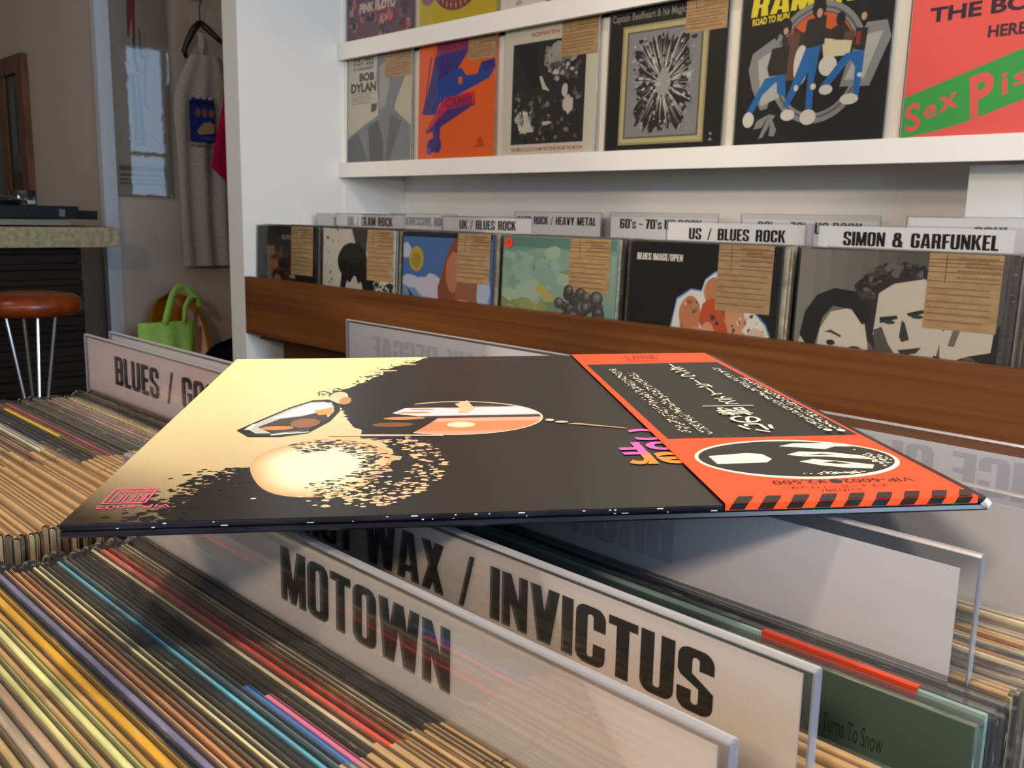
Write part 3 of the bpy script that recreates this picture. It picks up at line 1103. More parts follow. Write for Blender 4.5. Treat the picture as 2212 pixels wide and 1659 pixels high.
b_seq = [('#2b2622', 2), ('#c9ae82', 2), ('#8e867a', 2.4), ('#5d5448', 2.2), ('#b8aa94', 2.2), ('#8a3a3a', 2), ('#d0c4ac', 2), ('#9a948a', 2.4), ('#24364a', 2.6), ('#d8d0bc', 2), ('#2d3f52', 2.4),
         ('#c79f5e', 2.2), ('#e0c894', 2.2), ('#8b6c42', 2.6), ('#d3c2a0', 2.2), ('#b5a58c', 2.2), ('#d9d2c2', 2.4), ('#a8998a', 2.4), ('#c8b89c', 2.4), ('#7f7668', 2.2), ('#cfc7b6', 2.2), ('#b4a690', 2.4), ('#d6cbb4', 2.4)]
b_seq = [(c, t, {} if k % 6 == 1 else dict(tagw=0)) for k, (c, t) in enumerate(b_seq)]
file_row(MX, .310, b_seq, 'behind the big clear-edged divider', step=1, group=ROWS)
# column beside it, in front of the pinkish divider
l_seq = [('#3b342c', 2), ('#4c4136', 2), ('#2f2925', 2.2), ('#463c33', 2), ('#57493c', 1.8), ('#2b2624', 2.2), ('#3e3631', 2), ('#8f8a7c', 2), ('#bdb49a', 1.8), ('#c8a26a', 2.4), ('#dcc9a0', 2), ('#b4a286', 2.2),
         ('#8a7c8a', 2), ('#e0c690', 2), ('#d6b27c', 2), ('#45406e', 3.4, dict(word='purple blue', strip=(.55, 1, '#2f5f66'))), ('#6a675f', 2), ('#d8d2bc', 1.6), ('#4c4a48', 2.2), ('#5a5754', 2), ('#3a3836', 2.2), ('#4e4c4c', 2.2),
         ('#3f3d3e', 2), ('#5b5550', 2.2), ('#b85a78', 2.8, dict(word='rose pink')), ('#5c4c44', 2), ('#8b7a3c', 2, dict(strip=(.1, .45, '#d8bc2c'), word='brown yellow-edged')), ('#4b4440', 2), ('#2e323c', 2.4), ('#3a3f4a', 2.2), ('#2b2d35', 2.2), ('#7c8894', 2.2),
         ('#cfcdb8', 1.8), ('#4a3a48', 2.6), ('#84705c', 2), ('#a58866', 2.2), ('#8a7258', 2), ('#5c4a58', 2.2), ('#b0936c', 2), ('#957a5c', 2), ('#c0a276', 2.2), ('#8a7354', 2.2), ('#b2966c', 2), ('#a3865f', 2.2),
         ('#c4a67a', 2), ('#8d7557', 2.4), ('#b99c72', 2), ('#cbae84', 2.4), ('#a28763', 2), ('#bfa47c', 2.4), ('#d0b58a', 2)] + [(c, 2.4) for c in ('#8d7a60', '#b79e78', '#6b5c48', '#cdb48c', '#9c8564', '#c2a67a', '#7a6850', '#b4976c', '#d2bb94', '#8a7455', '#c8ab7e', '#a58b66', '#5f5140', '#bda27a', '#cfb48a', '#97805e')]
for i, it in enumerate(l_seq):
    kw = it[2] if len(it) > 2 else {}
    kw.setdefault('tagw', .108 if i < 30 else rnd.choice([.12, .15, .17]))
    l_seq[i] = (it[0], it[1] * 1.0, kw)
file_row(LXC, .279, l_seq, 'in front of the pinkish slashed-word card', group=ROWS)

# the acrylic signs of the island
G1 = 'acrylic signs standing in the island browser'
divider(-.4215, -.0985, .1655, 1.0095, 'clear acrylic holder whose white card bears one heavy black word, in front', 'MOTOWN', paperm=mat('warm_white_card', '#d9cbbf', .75, .2), tbox=(-.2865, -.1925, .982, 1.0022), group=G1, margin=(.004, .0035))
divider(-.4215, -.0995, .204, 1.0125, 'white card in clear acrylic with two black phrases parted by a slash', 'HOT WAX / INVICTUS', paperm=bpy.data.materials['warm_white_card'], tbox=(-.3335, -.1285, .9862, 1.0048), group=G1, margin=(.004, .003), font_space=.24)
divider(-.4195, -.0975, .305, 1.0175, 'grey-looking card with wide clear acrylic border under the lying album', 'BRUNSWICK', mirror=True, tbox=(-.345, -.2155, .980, 1.007), group=G1, margin=(.0065, .0065), paper=True)
divider(-.4225, -.0995, .430, 1.0085, 'plain-backed acrylic sign just behind the wide-bordered grey one', None, group=G1, margin=(.003, .006), paper=True, yawd=R_(-4), paperm=CARD)
divider(-.4195, -.0885, .500, 1.0125, 'acrylic sign with ghosted reversed letters beside the brown bin rail', 'DANCE CLASSICS', mirror=True, tbox=(-.31, -.10, .9835, 1.0035), group=G1, margin=(.003, .0065))
divider(-.793, -.466, .283, 1.0175, 'pink-tinged acrylic sign with black slashed words beside the cream album corner', 'BLUES / GOSPEL', paperm=mat('pink_reflection_card', '#e8cdc8', .75, .2), tbox=(-.735, -.52, .9835, 1.006), group=G1, margin=(.003, .003), font_space=.3)  # a pink reflection is painted into this card's colour
divider(-.79, -.462, .302, 1.0185, 'blank acrylic sign close behind the pink-tinged one', None, group=G1, margin=(.003, .003))
divider(-.757, -.460, .515, 1.0185, 'acrylic sign with faint reversed lettering in front of the brown rail, behind the album', 'SKA / UK REGGAE', mirror=True, tbox=(-.716, -.49, .985, 1.0065), group=G1, margin=(.003, .003), font_space=.3)

# ------------------------------------------------------------------ wall record bins
bin_root = thing('record_bin', 'long brown wooden record bin along the white back wall', 'record bin', (0, 0, 0))
mb = MB()
mb.box(PX + .002, .75, 1.365, 1.385, .762, .9285)
mb.obj('front_rail', WOOD, bin_root)
MB().box(PX + .17, .75, 1.39, 1.41, .10, .7615).obj('lower_panel', DARKWOOD, bin_root)
MB().box(PX + .002, .75, 1.412, 1.945, .74, .7605).obj('bottom_board', DARKWOOD, bin_root)
for i in range(10):
    x = PX + .003 + .35 * i - (.0 if i else 0)
    if x < .74:
        MB().box(x - (.004 if i else 0), x + (.003 if i else .006), 1.47, 1.555, .7605, .86).obj('divider_panel', DARKWOOD, bin_root)
BX0, BZ = -2.525, .7625
BL = R_(2)
KR = 'kraft tag'


def uvf(u, v, d, t):
    return ((u - .5) * H, -t / 2 - .0002 - d, v * H)


def cover(i, art, color, label, y=1.409, t=.003, step=.35, x0=BX0, lean=None, zb=BZ, name='record', tagu=(.64, 1.0, .62), rows=True, lob=.004, seed=0, group=None, cat='record'):
    lean = BL if lean is None else lean
    x = x0 + step * i + H / 2
    yb = y - math.sin(lean) * (H if zb == BZ else 0)
    o = thing('record_album', label, 'record album', (x, yb, zb), (-lean, 0, 0), group)
    j = link('jacket', jacket_mesh(t), o)
    j.color = lin(color)
    art.clip()
    link('cover_print', art.mesh('cover_print', lambda u, v, d: uvf(u, v, d, t), INK), o)
    # folded kraft price tag with its printed table
    if tagu:
        u0, u1, v0 = tagu
        wd = (u1 - u0) * H - .001
        ta = t / 2 + .0011
        xa, xb = (u0 - .5) * H, (u1 - .5) * H - .001
        mbt = MB()
        pr = [(-ta, v0 * H), (-ta, H + .0003), (0, H + .0012), (ta, H + .0003), (ta, .85 * H)]
        vs = [(xx, yy, zz) for yy, zz in pr for xx in (xa, xb)]
        mbt.add(vs, [(2 * k, 2 * k + 1, 2 * k + 3, 2 * k + 2) for k in range(4)])
        tg = mbt.obj('price_tag', KRAFT, o)
        tart = Art(.00006)
        r = random.Random(seed + i)
        ln = []
        rowsv = [.93, .88, .83, .76]
        for k, rv in enumerate(rowsv):
            vv = v0 + (1 - v0) * rv
            ln.append([(u0, vv), (u1, vv), (u1, vv + .0022), (u0, vv + .0022)]) if k < 4 else None
        us = u0 + (u1 - u0) * .24
        ln.append([(us, v0 + (1 - v0) * .62), (us + .003, v0 + (1 - v0) * .62), (us + .003, 1), (us, 1)])
        vv = v0 + (1 - v0) * .64
        ln.append([(u0, vv), (u1, vv), (u1, vv + .0022), (u0, vv + .0022)])
        tart.put('#4e3a26', ln)
        tx = []
        for vv, a, b in ((.955, .4, .92), (.905, .52, .80), (.855, .5, .96), (.79, .4, .95), (.70, .4, .95)):
            x = u0 + (u1 - u0) * a
            while x < u0 + (u1 - u0) * b:
                l = r.uniform(.006, .014)
                y0 = v0 + (1 - v0) * vv - .006
                tx.append([(x, y0), (x + l * .7, y0), (x + l * .7, y0 + .010), (x, y0 + .010)])
                x += l
        for vv in (.54, .46, .36, .28, .20, .10):
            x = u0 + .008
            e = u1 - r.uniform(.01, .08)
            while x < e:
                l = r.uniform(.004, .013)
                y0 = v0 + (1 - v0) * vv
                tx.append([(x, y0), (x + l * .75, y0), (x + l * .75, y0 + .007), (x, y0 + .007)])
                x += l
        tart.put('#98764e', tx)
        link('tag_print', tart.mesh('tag_print', lambda u, v, d: ((u - .5) * H, -ta - .0003 - d, v * H), INKM), tg)
    k = ('wall', lob)
    if k not in _sm:
        a, xl, xr, zt, rr = .0031, -H / 2 - .003, H / 2 + lob, H + .003, .003
        _sm[k] = MB().prism([(xl, 0), (xl, zt), (xr, zt), (xr, 0)], -a, a).mesh('plastic_sleeve', PLASTIC)
    link('plastic_sleeve', _sm[k], o)
    return o


def blobs(n, x0, x1, y0, y1, r0, r1, cols, seed, stretch=1.0):
    r = random.Random(seed)
    ps, cs = [], []
    for k in range(n):
        s = r.uniform(r0, r1)
        ps.append(ell(r.uniform(x0, x1), r.uniform(y0, y1), s * r.uniform(.6, 1.6) * stretch, s, 9, jit=.35, rng=r))
        cs.append(r.choice(cols))
    return ps, cs


BINS = []
# 0: dark album with a warm abstract picture
a = Art().put('#140d0a', [(0, 0), (1, 0), (1, 1), (0, 1)]).put('#2a150c', [(.16, 0), (1, 0), (1, .84), (.16, .84)])
a.put('#8a7a62', [[(.17, .45), (.30, .45), (.30, .82), (.17, .82)]])
p, c = blobs(60, .26, .62, .45, .82, .02, .06, ['#4a2412', '#6e3a1c', '#2a1208', '#8a4c26', '#1c0c06'], 3)
a.put(None, p, c)
a.put('#a8683a', [ell(.32, .66, .06, .05, 14, jit=.15, rng=rng), ell(.36, .53, .06, .04, 14, jit=.15, rng=rng)])
a.put('#0c0806', [(.62, .4), (1, .4), (1, .64), (.70, .70), (.56, .58)]).put('#9c9070', [ell(.62, .56, .05, .02, 10, jit=.2, rng=rng)])
a.put('#8a7a60', [[(.43 + k * .045, .885), (.465 + k * .045, .885), (.465 + k * .045, .925), (.43 + k * .045, .925)] for k in range(5)])
BINS.append((a, '#1a120e', 'dark brown album at the partition end of the wall bin'))
# 1: white album with a big black rounded shape
a = Art().put('#c9c5ba', [(0, 0), (1, 0), (1, 1), (0, 1)])
p, c = blobs(50, .0, 1, .4, 1, .006, .02, ['#8d897e', '#a8a498', '#6f6b62', '#dedad0'], 5)
a.put(None, p, c).put('#3a3633', [(.42, 1), (.64, 1), (.62, .80), (.50, .82)])
p, c = blobs(60, .66, 1, .44, .70, .01, .026, ['#3a3633', '#55504a', '#dedad0', '#201d1b'], 6)
a.put(None, p, c)
a.put('#0b0a0a', [ell(.43, .74, .21, .15, 30, jit=.03, rng=rng), [(.24, .40), (.30, .75), (.60, .75), (.72, .62), (.75, .40)]])
a.put('#bdb9ae', [ell(.46, .47, .13, .17, 24)]).put('#0b0a0a', [[(.30, .62), (.62, .62), (.52, .56), (.47, .64), (.40, .56)]])
a.put('#55504a', [ell(.46, .50, .03, .008, 10), ell(.46, .45, .045, .012, 12)])
BINS.append((a, '#c4c0b4', 'white album with a big rounded black shape, second along the wall bin'))
# 2: blue sky album
a = Art().put('#4a70ac', [(0, 0), (1, 0), (1, 1), (0, 1)]).put('#20202c', [(0, .965), (1, .965), (1, 1), (0, 1)])
a.put('#6d8fc0', [(0, .40), (1, .40), (1, .62), (0, .66)])
r = random.Random(9)
a.put('#b9c2d6', [ell(.03, .86, .07, .06, 14, jit=.1, rng=r), ell(.10, .63, .12, .05, 16, jit=.1, rng=r)])
a.put('#c3bfce', [ell(.25 + x, .60 + y, s, s * .7, 16, jit=.08, rng=r) for x, y, s in ((0, 0, .10), (.1, .04, .09), (.2, .0, .1), (.12, -.05, .13))])
a.put('#b4a038', [ell(.16, .80, .088, .095, 26)]).put('#a08c34', [ell(.16, .79, .055, .06, 18)])
a.put('#8a4a34', [(.44, .40), (.42, .60), (.50, .80), (.56, .93), (.62, .97), (.80, .95), (.86, .70), (.92, .40)])
a.put('#b87a5a', [ell(.60, .72, .09, .15, 18, jit=.05, rng=r)]).put('#96624a', [ell(.74, .56, .12, .18, 18, jit=.06, rng=r)])
a.put('#c8906c', [ell(.70, .46, .09, .08, 14, jit=.1, rng=r)])
a.put('#b2bfd4', [ell(.92, .60, .07, .14, 14, jit=.1, rng=r)])
a.put('#4a3426', [(.05, .60), (.07, .57), (.26, .44), (.20, .45), (.09, .52)]).put('#2c1f1a', [ell(.55, .43, .10, .06, 16)]).put('#a89a8a', [[(.48 + k * .04, .42), (.50 + k * .04, .42), (.51 + k * .04, .465), (.49 + k * .04, .465)] for k in range(5)])
BINS.append((a, '#3f5f90', 'sky blue album with yellow disc and russet shape in the wall bin'))
# 3: sea green album with dark spheres
a = Art().put('#8fae9f', [(0, 0), (1, 0), (1, 1), (0, 1)]).put('#5f8a80', [(0, .93), (1, .93), (1, 1), (0, 1)]).put('#76a092', [(0, .86), (.35, .93), (1, .9), (1, .93), (0, .93)])
p, c = blobs(60, 0, .75, .45, .9, .02, .07, ['#8fae9f', '#9cb7a5', '#a5bda6', '#86a795', '#94b5a8'], 12, 1.8)
a.put(None, p, c)
p, c = blobs(26, 0, .6, .44, .58, .015, .04, ['#8a9460', '#b0a860', '#7f9478', '#98a06a'], 13, 1.8)
a.put(None, p, c).put('#b8ae62', [ell(.38, .66, .05, .035, 12, jit=.2, rng=r), ell(.44, .61, .06, .03, 12, jit=.2, rng=r)])
a.put('#8c9a52', [(.52, .78), (.60, .80), (.70, .86), (.66, .76)])
g0, g1, g2 = [], [], []
for k in range(44):
    x, y = .72 + r.gauss(0, .09), .56 + r.gauss(0, .07)
    if .5 < x < .91 and .42 < y < .70:
        q = r.uniform(.035, .052)
        g0.append(ell(x, y, q, q * .9, 16))
        g1.append(ell(x + .006, y + .008, q * .6, q * .55, 14))
        g2.append(ell(x + .01, y + .015, q * .25, q * .22, 10))
for q0, q1, q2 in zip(g0, g1, g2):
    a.put('#4a4440', q0)
    a.put('#6a625e', q1).put('#86807a', q2)
a.put('#e04a34', ell(.055, .955, .04, .036, 20)).put('#8e2a1c', [[(.04, .955), (.07, .955), (.07, .960), (.04, .960)], [(.053, .94), (.057, .94), (.057, .975), (.053, .975)]])
BINS.append((a, '#86a898', 'sea green album with dark spheres and red round sticker in the wall bin'))
# 4: black album with white lettering and orange cluster
a = Art().put('#17100c', [(0, 0), (1, 0), (1, 1), (0, 1)]).put('#0f0a08', [(0, .55), (1, .7), (1, 1), (0, 1)])
a.put('#efeae0', fit(heavy('BLUES IMAGE/OPEN'), .045, .375, .895, .935))
cl = [(.26, .40), (.33, .52), (.36, .68), (.45, .74), (.52, .735), (.54, .80), (.60, .845), (.70, .84), (.80, .74), (.84, .66), (.93, .58), (.97, .50), (.97, .40)]
a.put('#5f9ad0', [(x + (x - .62) * .035, y + .008) for x, y in cl]).put('#e9e6de', [(x + (x - .62) * .015, y) for x, y in cl])
a.put('#c98a5c', [ell(.45, .59, .075, .12, 20, jit=.05, rng=r), ell(.60, .735, .065, .085, 18, jit=.05, rng=r)])
a.put('#d8a078', [ell(.38, .45, .05, .06, 14), ell(.50, .46, .06, .08, 14), ell(.73, .60, .08, .10, 16, jit=.1, rng=r), ell(.78, .46, .07, .08, 14)])
a.put('#cc5a30', [ell(.60, .60, .085, .10, 18, jit=.05, rng=r), ell(.66, .50, .05, .09, 14)]).put('#dca684', [ell(.575, .49, .05, .08, 14)])
p, c = blobs(46, .40, .95, .41, .68, .005, .018, ['#7a4a34', '#5a3a34', '#a86a48', '#e8cdb0', '#8a5a48'], 21, .7)
a.put(None, p, c)
a.put('#e0c4b4', [ell(.88, .50, .06, .07, 14, jit=.15, rng=r)])
BINS.append((a, '#17110e', 'black album with white lettering and an orange cluster in the wall bin'))
# 5: grey album with two pale rounded forms
a = Art().put('#6c6862', [(0, 0), (1, 0), (1, 1), (0, 1)])
gp, gc = [], []
for k in range(12):
    t = k / 12
    gp.append([(t, .3), (t + 1 / 12, .3), (t + 1 / 12, 1), (t, 1)])
    m0 = mixc(lin('#8a867e'), lin('#5a564f'), min(1, t * 2))
    gc.append(m0)
a.put(None, gp, gc)
r = random.Random(31)
p, c = [], []
for k in range(170):
    an, q = r.uniform(.2, 3.4), r.uniform(.75, 1.1)
    x, y = .54 + .20 * q * math.cos(an), .80 + .13 * q * math.sin(an)
    p.append(ell(x, y, r.uniform(.012, .03), r.uniform(.01, .022), 8, jit=.3, rng=r))
    c.append(r.choice(['#26231f', '#36322d', '#46423b', '#6b665d', '#1c1a17']))
a.put('#2a2723', [(.36, .60), (.35, .80), (.42, .90), (.55, .95), (.68, .92), (.70, .84), (.44, .80), (.44, .52)])
a.put(None, p, c)
a.put('#d2cabb', [(.42, .60), (.43, .80), (.50, .85), (.64, .88), (.74, .84), (.75, .64), (.73, .50), (.66, .43), (.58, .44), (.47, .52)])
a.put('#5a564f', [(.42, .62), (.46, .64), (.50, .56), (.58, .46), (.50, .44), (.44, .50)])
a.put('#2a2723', [(.445, .685), (.53, .70), (.535, .685), (.45, .655)]).put('#2a2723', [(.575, .715), (.64, .735), (.70, .735), (.64, .715), (.585, .70)])
a.put('#3c3832', [ell(.495, .665, .03, .010, 12), ell(.625, .702, .03, .010, 12), [(.555, .68), (.57, .67), (.60, .59), (.565, .575), (.55, .60)], [(.55, .535), (.66, .56), (.64, .53), (.57, .51)]])
a.put('#d8d0c0', [(.12, .40), (.14, .60), (.19, .69), (.30, .72), (.37, .66), (.40, .54), (.40, .40)])
a.put('#c9c1b2', ell(.055, .52, .028, .05, 14)).put('#1e1b18', [(.03, .56), (.05, .68), (.11, .77), (.20, .81), (.31, .80), (.385, .73), (.40, .66), (.36, .64), (.30, .71), (.20, .72), (.15, .66), (.12, .52), (.08, .50)])
a.put('#4a453f', [(.165, .585), (.20, .60), (.26, .575), (.255, .565), (.20, .585)]).put('#2a2622', [ell(.205, .535, .024, .014, 14), ell(.335, .51, .04, .02, 14)])
a.put('#d2cabb', [(.74, .62), (.78, .70), (.86, .69), (.98, .67), (.97, .56), (.88, .545), (.80, .50), (.75, .52)])
a.put('#77716a', [(.78, .58), (.80, .67), (.83, .66), (.81, .58)]).put('#1f1c19', [(.975, .67), (1, .70), (1, .46), (.96, .50), (.88, .545), (.97, .57)]).put('#1f1c19', [(.72, .53), (.80, .51), (.88, .545), (.80, .49), (.72, .50)])
BINS.append((a, '#5f5b55', 'grey album with two pale rounded heads, last full album in the wall bin'))
# 6: the next bin, only its edge in view
a = Art().put('#3a403a', [(0, 0), (1, 0), (1, 1), (0, 1)])
BINS.append((a, '#2f332e', 'dark green-grey album just past the grey album with pale heads'))
for i, (a, c, lab) in enumerate(BINS):
    cover(i, a, c, lab, tagu=[(.60, .955, .58), (.64, .985, .60), (.635, .985, .655), (.615, .955, .66), (.615, .96, .64), (.655, .985, .655), None][i], seed=40, lob=.007)
descr = ['dark brown partition-end album', 'white album with black shape', 'sky blue album', 'sea green album', 'black album with orange cluster', 'grey album with pale heads', 'dark green-grey end album']
wr = random.Random(77)
cols = ['#8d887c', '#b9b4a6', '#6d675c', '#cfcabb', '#57524a', '#a39c8b', '#3f3b36', '#b4a88e', '#4a453f', '#938c7e', '#d3ccb8', '#7a7264', '#5d564a']
for i in range(7):
    y = 1.409 + .004
    for k in range(11 if i < 6 else 3):
        t = wr.choice([.002, .0024, .003, .0036])
        gap = [.0, .001, .002, .004, .002, .003, .006, .008, .01, .012, .014][k]
        y += t / 2 + .0012 + gap
        c = wr.choice(cols)
        lab = uniq(f"{colour_word(c)} record edge, {nth(k + 1)} behind the {descr[i]}")
        dz = 0
        o = record(BX0 + .35 * i + H / 2 + wr.uniform(.0, .012), y - math.sin(BL) * H, BZ + wr.uniform(-.0, .003), t, c, lab, f'records filed behind the {descr[i]}', lean=BL, lob=.003, tagw=0)
        y += t / 2

# ------------------------------------------------------------------ signs in the wall bins
G2 = 'acrylic signs standing in the wall bins'
SH = .13


def wsign(x0, x1, y, zt, label, text, tb, **kw):
    divider(x0, x1, y, zt, label, text, tbox=tb, group=G2, hgt=zt - .7615, margin=kw.pop('margin', (.004, .003)), font_space=kw.pop('sp', .3), th=.003, **kw)


wsign(-2.497, -2.175, 1.592, 1.116, 'sign with two cut-off black letters beside the white partition', 'THE', (-2.409, -2.345, 1.083, 1.1055))
wsign(-2.372, -2.040, 1.578, 1.1175, 'white sign above the album with the rounded black shape', 'UK / GLAM ROCK', (-2.311, -2.097, 1.0835, 1.1075))
wsign(-2.505, -2.18, 1.88, 1.120, 'sign with partly hidden long black word above the sky blue album', 'PROGRESSIVE ROCK', (-2.475, -2.218, 1.083, 1.109))
wsign(-1.883, -1.556, 1.575, 1.1165, 'white slashed-word sign above the sky blue album', 'UK / BLUES ROCK', (-1.815, -1.611, 1.0845, 1.1065))
wsign(-1.94, -1.615, 1.89, 1.1325, 'rear sign with heavy slashed words above the sea green album', 'HARD ROCK / HEAVY METAL', (-1.928, -1.634, 1.0975, 1.119), margin=(.004, .003))
wsign(-1.579, -1.252, 1.88, 1.134, 'rear grey-edged sign with figures and apostrophes above the black album', "60's ~ 70's US ROCK", (-1.545, -1.297, 1.094, 1.118), sp=.16, margin=(.004, .012))
wsign(-1.177, -.851, 1.582, 1.1165, 'large white slashed-word sign above the black album with orange cluster', 'US / BLUES ROCK', (-1.121, -.906, 1.0805, 1.103), sp=.4)
wsign(-1.188, -.862, 1.875, 1.135, 'rear sign mostly hidden behind the large slashed-word sign', "60's ~ 70's US ROCK", (-1.145, -.90, 1.094, 1.1183), sp=.2, margin=(.004, .012))
wsign(-.862, -.484, 1.574, 1.1165, 'large white sign with two names above the grey album', 'SIMON & GARFUNKEL', (-.789, -.532, 1.0805, 1.1045), sp=.34, margin=(.026, .003))
wsign(-.772, -.452, 1.785, 1.1345, 'rear short-worded sign behind the two-name sign', 'SOUL', (-.648, -.587, 1.093, 1.1170), sp=.2)

# ------------------------------------------------------------------ display rack on the back wall
rack = thing('display_rack', 'white painted wall rack with long ledges showing albums face out', 'display rack', (0, 0, 0))
for z0, z1 in ((1.2265, 1.2705), (1.577, 1.6255)):
    mb = MB()
    mb.box(PX + .001, .6, 1.698, 1.712, z0, z1)
    mb.obj('ledge_lip', WHITE2, rack, bevel=.0008)
    MB().box(PX + .001, .6, 1.712, WY - .001, z1 - .0155, z1 - .0005).obj('ledge_board', WHITE2, rack)
for z0, z1 in ((.90, 1.2255), (1.271, 1.576), (1.626, 2.1)):
    MB().box(PX + .001, PX + .0105, 1.722, WY - .001, z0, z1).obj('upright', WHITE2, rack)
MB().box(-.672, -.578, 1.80, WY - .001, .90, 1.2255).obj('upright', WHITE2, rack)
for z0, z1 in ((1.271, 1.576), (1.626, 2.1)):
    MB().box(PX + .012, .6, 1.742, 1.752, z0, z1).obj('back_panel', WHITE2, rack)

SLX, SLY, SLEAN = -2.520, 1.724, R_(1.2)
SZ = (1.2712, 1.6262)
TOP = []
# lower ledge
def box01(x0, y0, x1, y1):
    return lambda pts: [((x - x0) / (x1 - x0), 1 - (y - y0) / (y1 - y0)) for x, y in pts]


b = box01(912, 500, 1470, 1375)
a = Art().put('#cbc3b0', [(0, 0), (1, 0), (1, 1), (0, 1)])
for k, (t, y0, h) in enumerate((("THE TIMES", .945, .03), ("THEY ARE", .905, .03), ("A-CHANGIN'", .865, .03))):
    a.put('#4c4c50', fit(font(t, .03), .08, .42, y0, y0 + h, .72))
a.put('#3a3c44', fit(font('BOB', .05), .19, .43, .765, .835, .72)).put('#3a3c44', fit(font('DYLAN', .05), .05, .46, .665, .745, .72))
a.put('#8d8a80', [[(.07, .64 - k * .022), (.40 - .03 * (k % 2), .64 - k * .022), (.40 - .03 * (k % 2), .648 - k * .022), (.07, .648 - k * .022)] for k in range(5)])
a.put('#878b90', b([(1180, 480), (1300, 470), (1390, 560), (1430, 680), (1350, 880), (1330, 960), (1470, 1100), (1480, 1390), (912, 1390), (925, 1160), (1080, 1060), (1190, 1000), (1190, 870), (1170, 700)]))
a.put('#5f6468', b([(1100, 1080), (1190, 1040), (1235, 1200), (1240, 1390), (1120, 1390)])).put('#6c7174', b([(1300, 1000), (1390, 1060), (1290, 1390), (1250, 1390)]))
a.put('#a9a8a2', b([(1200, 620), (1260, 560), (1290, 760), (1250, 930), (1200, 960)])).put('#55585c', b([(1130, 900), (1180, 900), (1170, 960), (1125, 970)]))
a.put('#6a6e72', b([(912, 1180), (1010, 1130), (1110, 1390), (912, 1390)]))
TOP.append((a, '#b9b2a0', 'cream album with grey figure shape, first on the lower ledge by the partition', (.60, 1, .76)))
b = box01(1535, 385, 2195, 1350)
a = Art().put('#e8661c', [(0, 0), (1, 0), (1, 1), (0, 1)])
a.put('#43348a', b([(1700, 480), (1980, 480), (1870, 650), (1790, 760), (1690, 980), (1565, 970), (1610, 820)]))
a.put('#b02c48', b([(1700, 395), (1980, 385), (1980, 480), (1690, 490)])).put('#7c2a6c', fit(font('MIRAGE', .03), .26, .66, .905, .965, .72))
for k in range(7):
    a.put('#2c2a6a', b([(1640 + k * 40, 500 + k * 4), (1650 + k * 40, 500 + k * 4), (1590 + k * 22, 960 - k * 30), (1582 + k * 22, 960 - k * 30)]))
a.put('#28489e', b([(1700, 700), (1910, 620), (1960, 690), (2050, 690), (2080, 600), (2190, 585), (2195, 650), (2150, 730), (1850, 850), (1690, 900)]))
a.put('#e8661c', [b([(1905, 690), (1925, 700), (1925, 750), (1905, 755), (1890, 740), (1890, 705)])]).put('#3c2c86', b([(2080, 600), (2190, 585), (2195, 640), (2120, 680)]))
a.put('#c8244c', b([(1770, 850), (2030, 820), (2040, 920), (1800, 945), (1620, 1130), (1600, 1120)])).put('#e8661c', [])
a.put('#8c1c50', fit(font('CAMEL', .05), .37, .75, .435, .515, .72))
a.put('#4a2c82', b([(1800, 945), (2040, 920), (1700, 1110), (1600, 1135)])).put('#4a2c82', [b([(1670, 1100), (1740, 1080), (1735, 1210), (1680, 1210)]), ell(.20, .12, .07, .06, 20), ell(.27, .12, .06, .065, 20)])
a.put('#6a4a9c', ell(.16, .07, .035, .03, 14)).put('#b04c18', [b([(2090, 1180), (2110, 1220), (2065, 1220)]), b([(2040, 1250), (2125, 1245), (2125, 1262), (2040, 1268)]), b([(2060, 1225), (2112, 1222), (2112, 1238), (2060, 1240)])])
TOP.append((a, '#d86a28', 'bright orange album with purple angular shapes on the lower ledge', (.66, 1, .80)))
a = Art().put('#d3cebd', [(0, 0), (1, 0), (1, 1), (0, 1)]).put('#2b2926', [(.10, .085), (.885, .085), (.885, .865), (.10, .865)])
r = random.Random(51)
for n, (x0, x1, y0, y1), r0, r1, cc in ((60, (.38, .86), (.60), .86, 0, 0),) if False else ():
    pass
for (n, X0, X1, Y0, Y1, r0, r1, cc) in ((50, .42, .84, .66, .84, .02, .05, ['#8f8b82', '#9b978d', '#7b776f', '#a8a499']), (40, .5, .86, .55, .70, .008, .03, ['#a8a499', '#5b5852', '#c3beb2', '#3a3834']),
                                        (110, .12, .86, .11, .5, .006, .025, ['#57544e', '#6d6962', '#1f1d1b', '#817d74', '#3a3834']), (26, .12, .35, .12, .35, .008, .03, ['#b9b4a8', '#98948a', '#d6d1c4']),
                                        (40, .12, .86, .10, .2, .01, .025, ['#1f1d1b', '#35332f'])):
    p, c = blobs(n, X0 + r1, X1 - r1, Y0 + r1 * .6, Y1 - r1 * .6, r0, r1, cc, n)
    a.put(None, [[(min(.885, max(.10, x)), y) for x, y in q] for q in p], c)
a.put('#c9c4b8', [[(.40, .60), (.44, .50), (.52, .48), (.47, .53), (.43, .60)], ell(.58, .62, .035, .02, 10, jit=.3, rng=r), ell(.50, .24, .05, .015, 10, jit=.3, rng=r), [(.20, .17), (.27, .32), (.36, .18)], ell(.72, .37, .05, .07, 12, jit=.25, rng=r), ell(.68, .47, .03, .05, 10, jit=.2, rng=r)])
a.put('#1d1b19', [[(.11, .85), (.30, .55), (.40, .60), (.26, .85)], [(.36, .85), (.40, .52), (.30, .50), (.27, .85)]])
RED = '#b8564a'
a.put(RED, fit(font('SOPWITH CAMEL', .02), .30, .84, .905, .935, .72)).put(RED, fit(font('THE MIRACULOUS HUMP RETURNS FROM THE MOON', .02), .10, .885, .03, .06, .72))
TOP.append((a, '#d0cab8', 'cream-bordered album with murky black and white scene on the lower ledge', (.63, 1, .72)))
a = Art().put('#15120f', [(0, 0), (1, 0), (1, 1), (0, 1)])
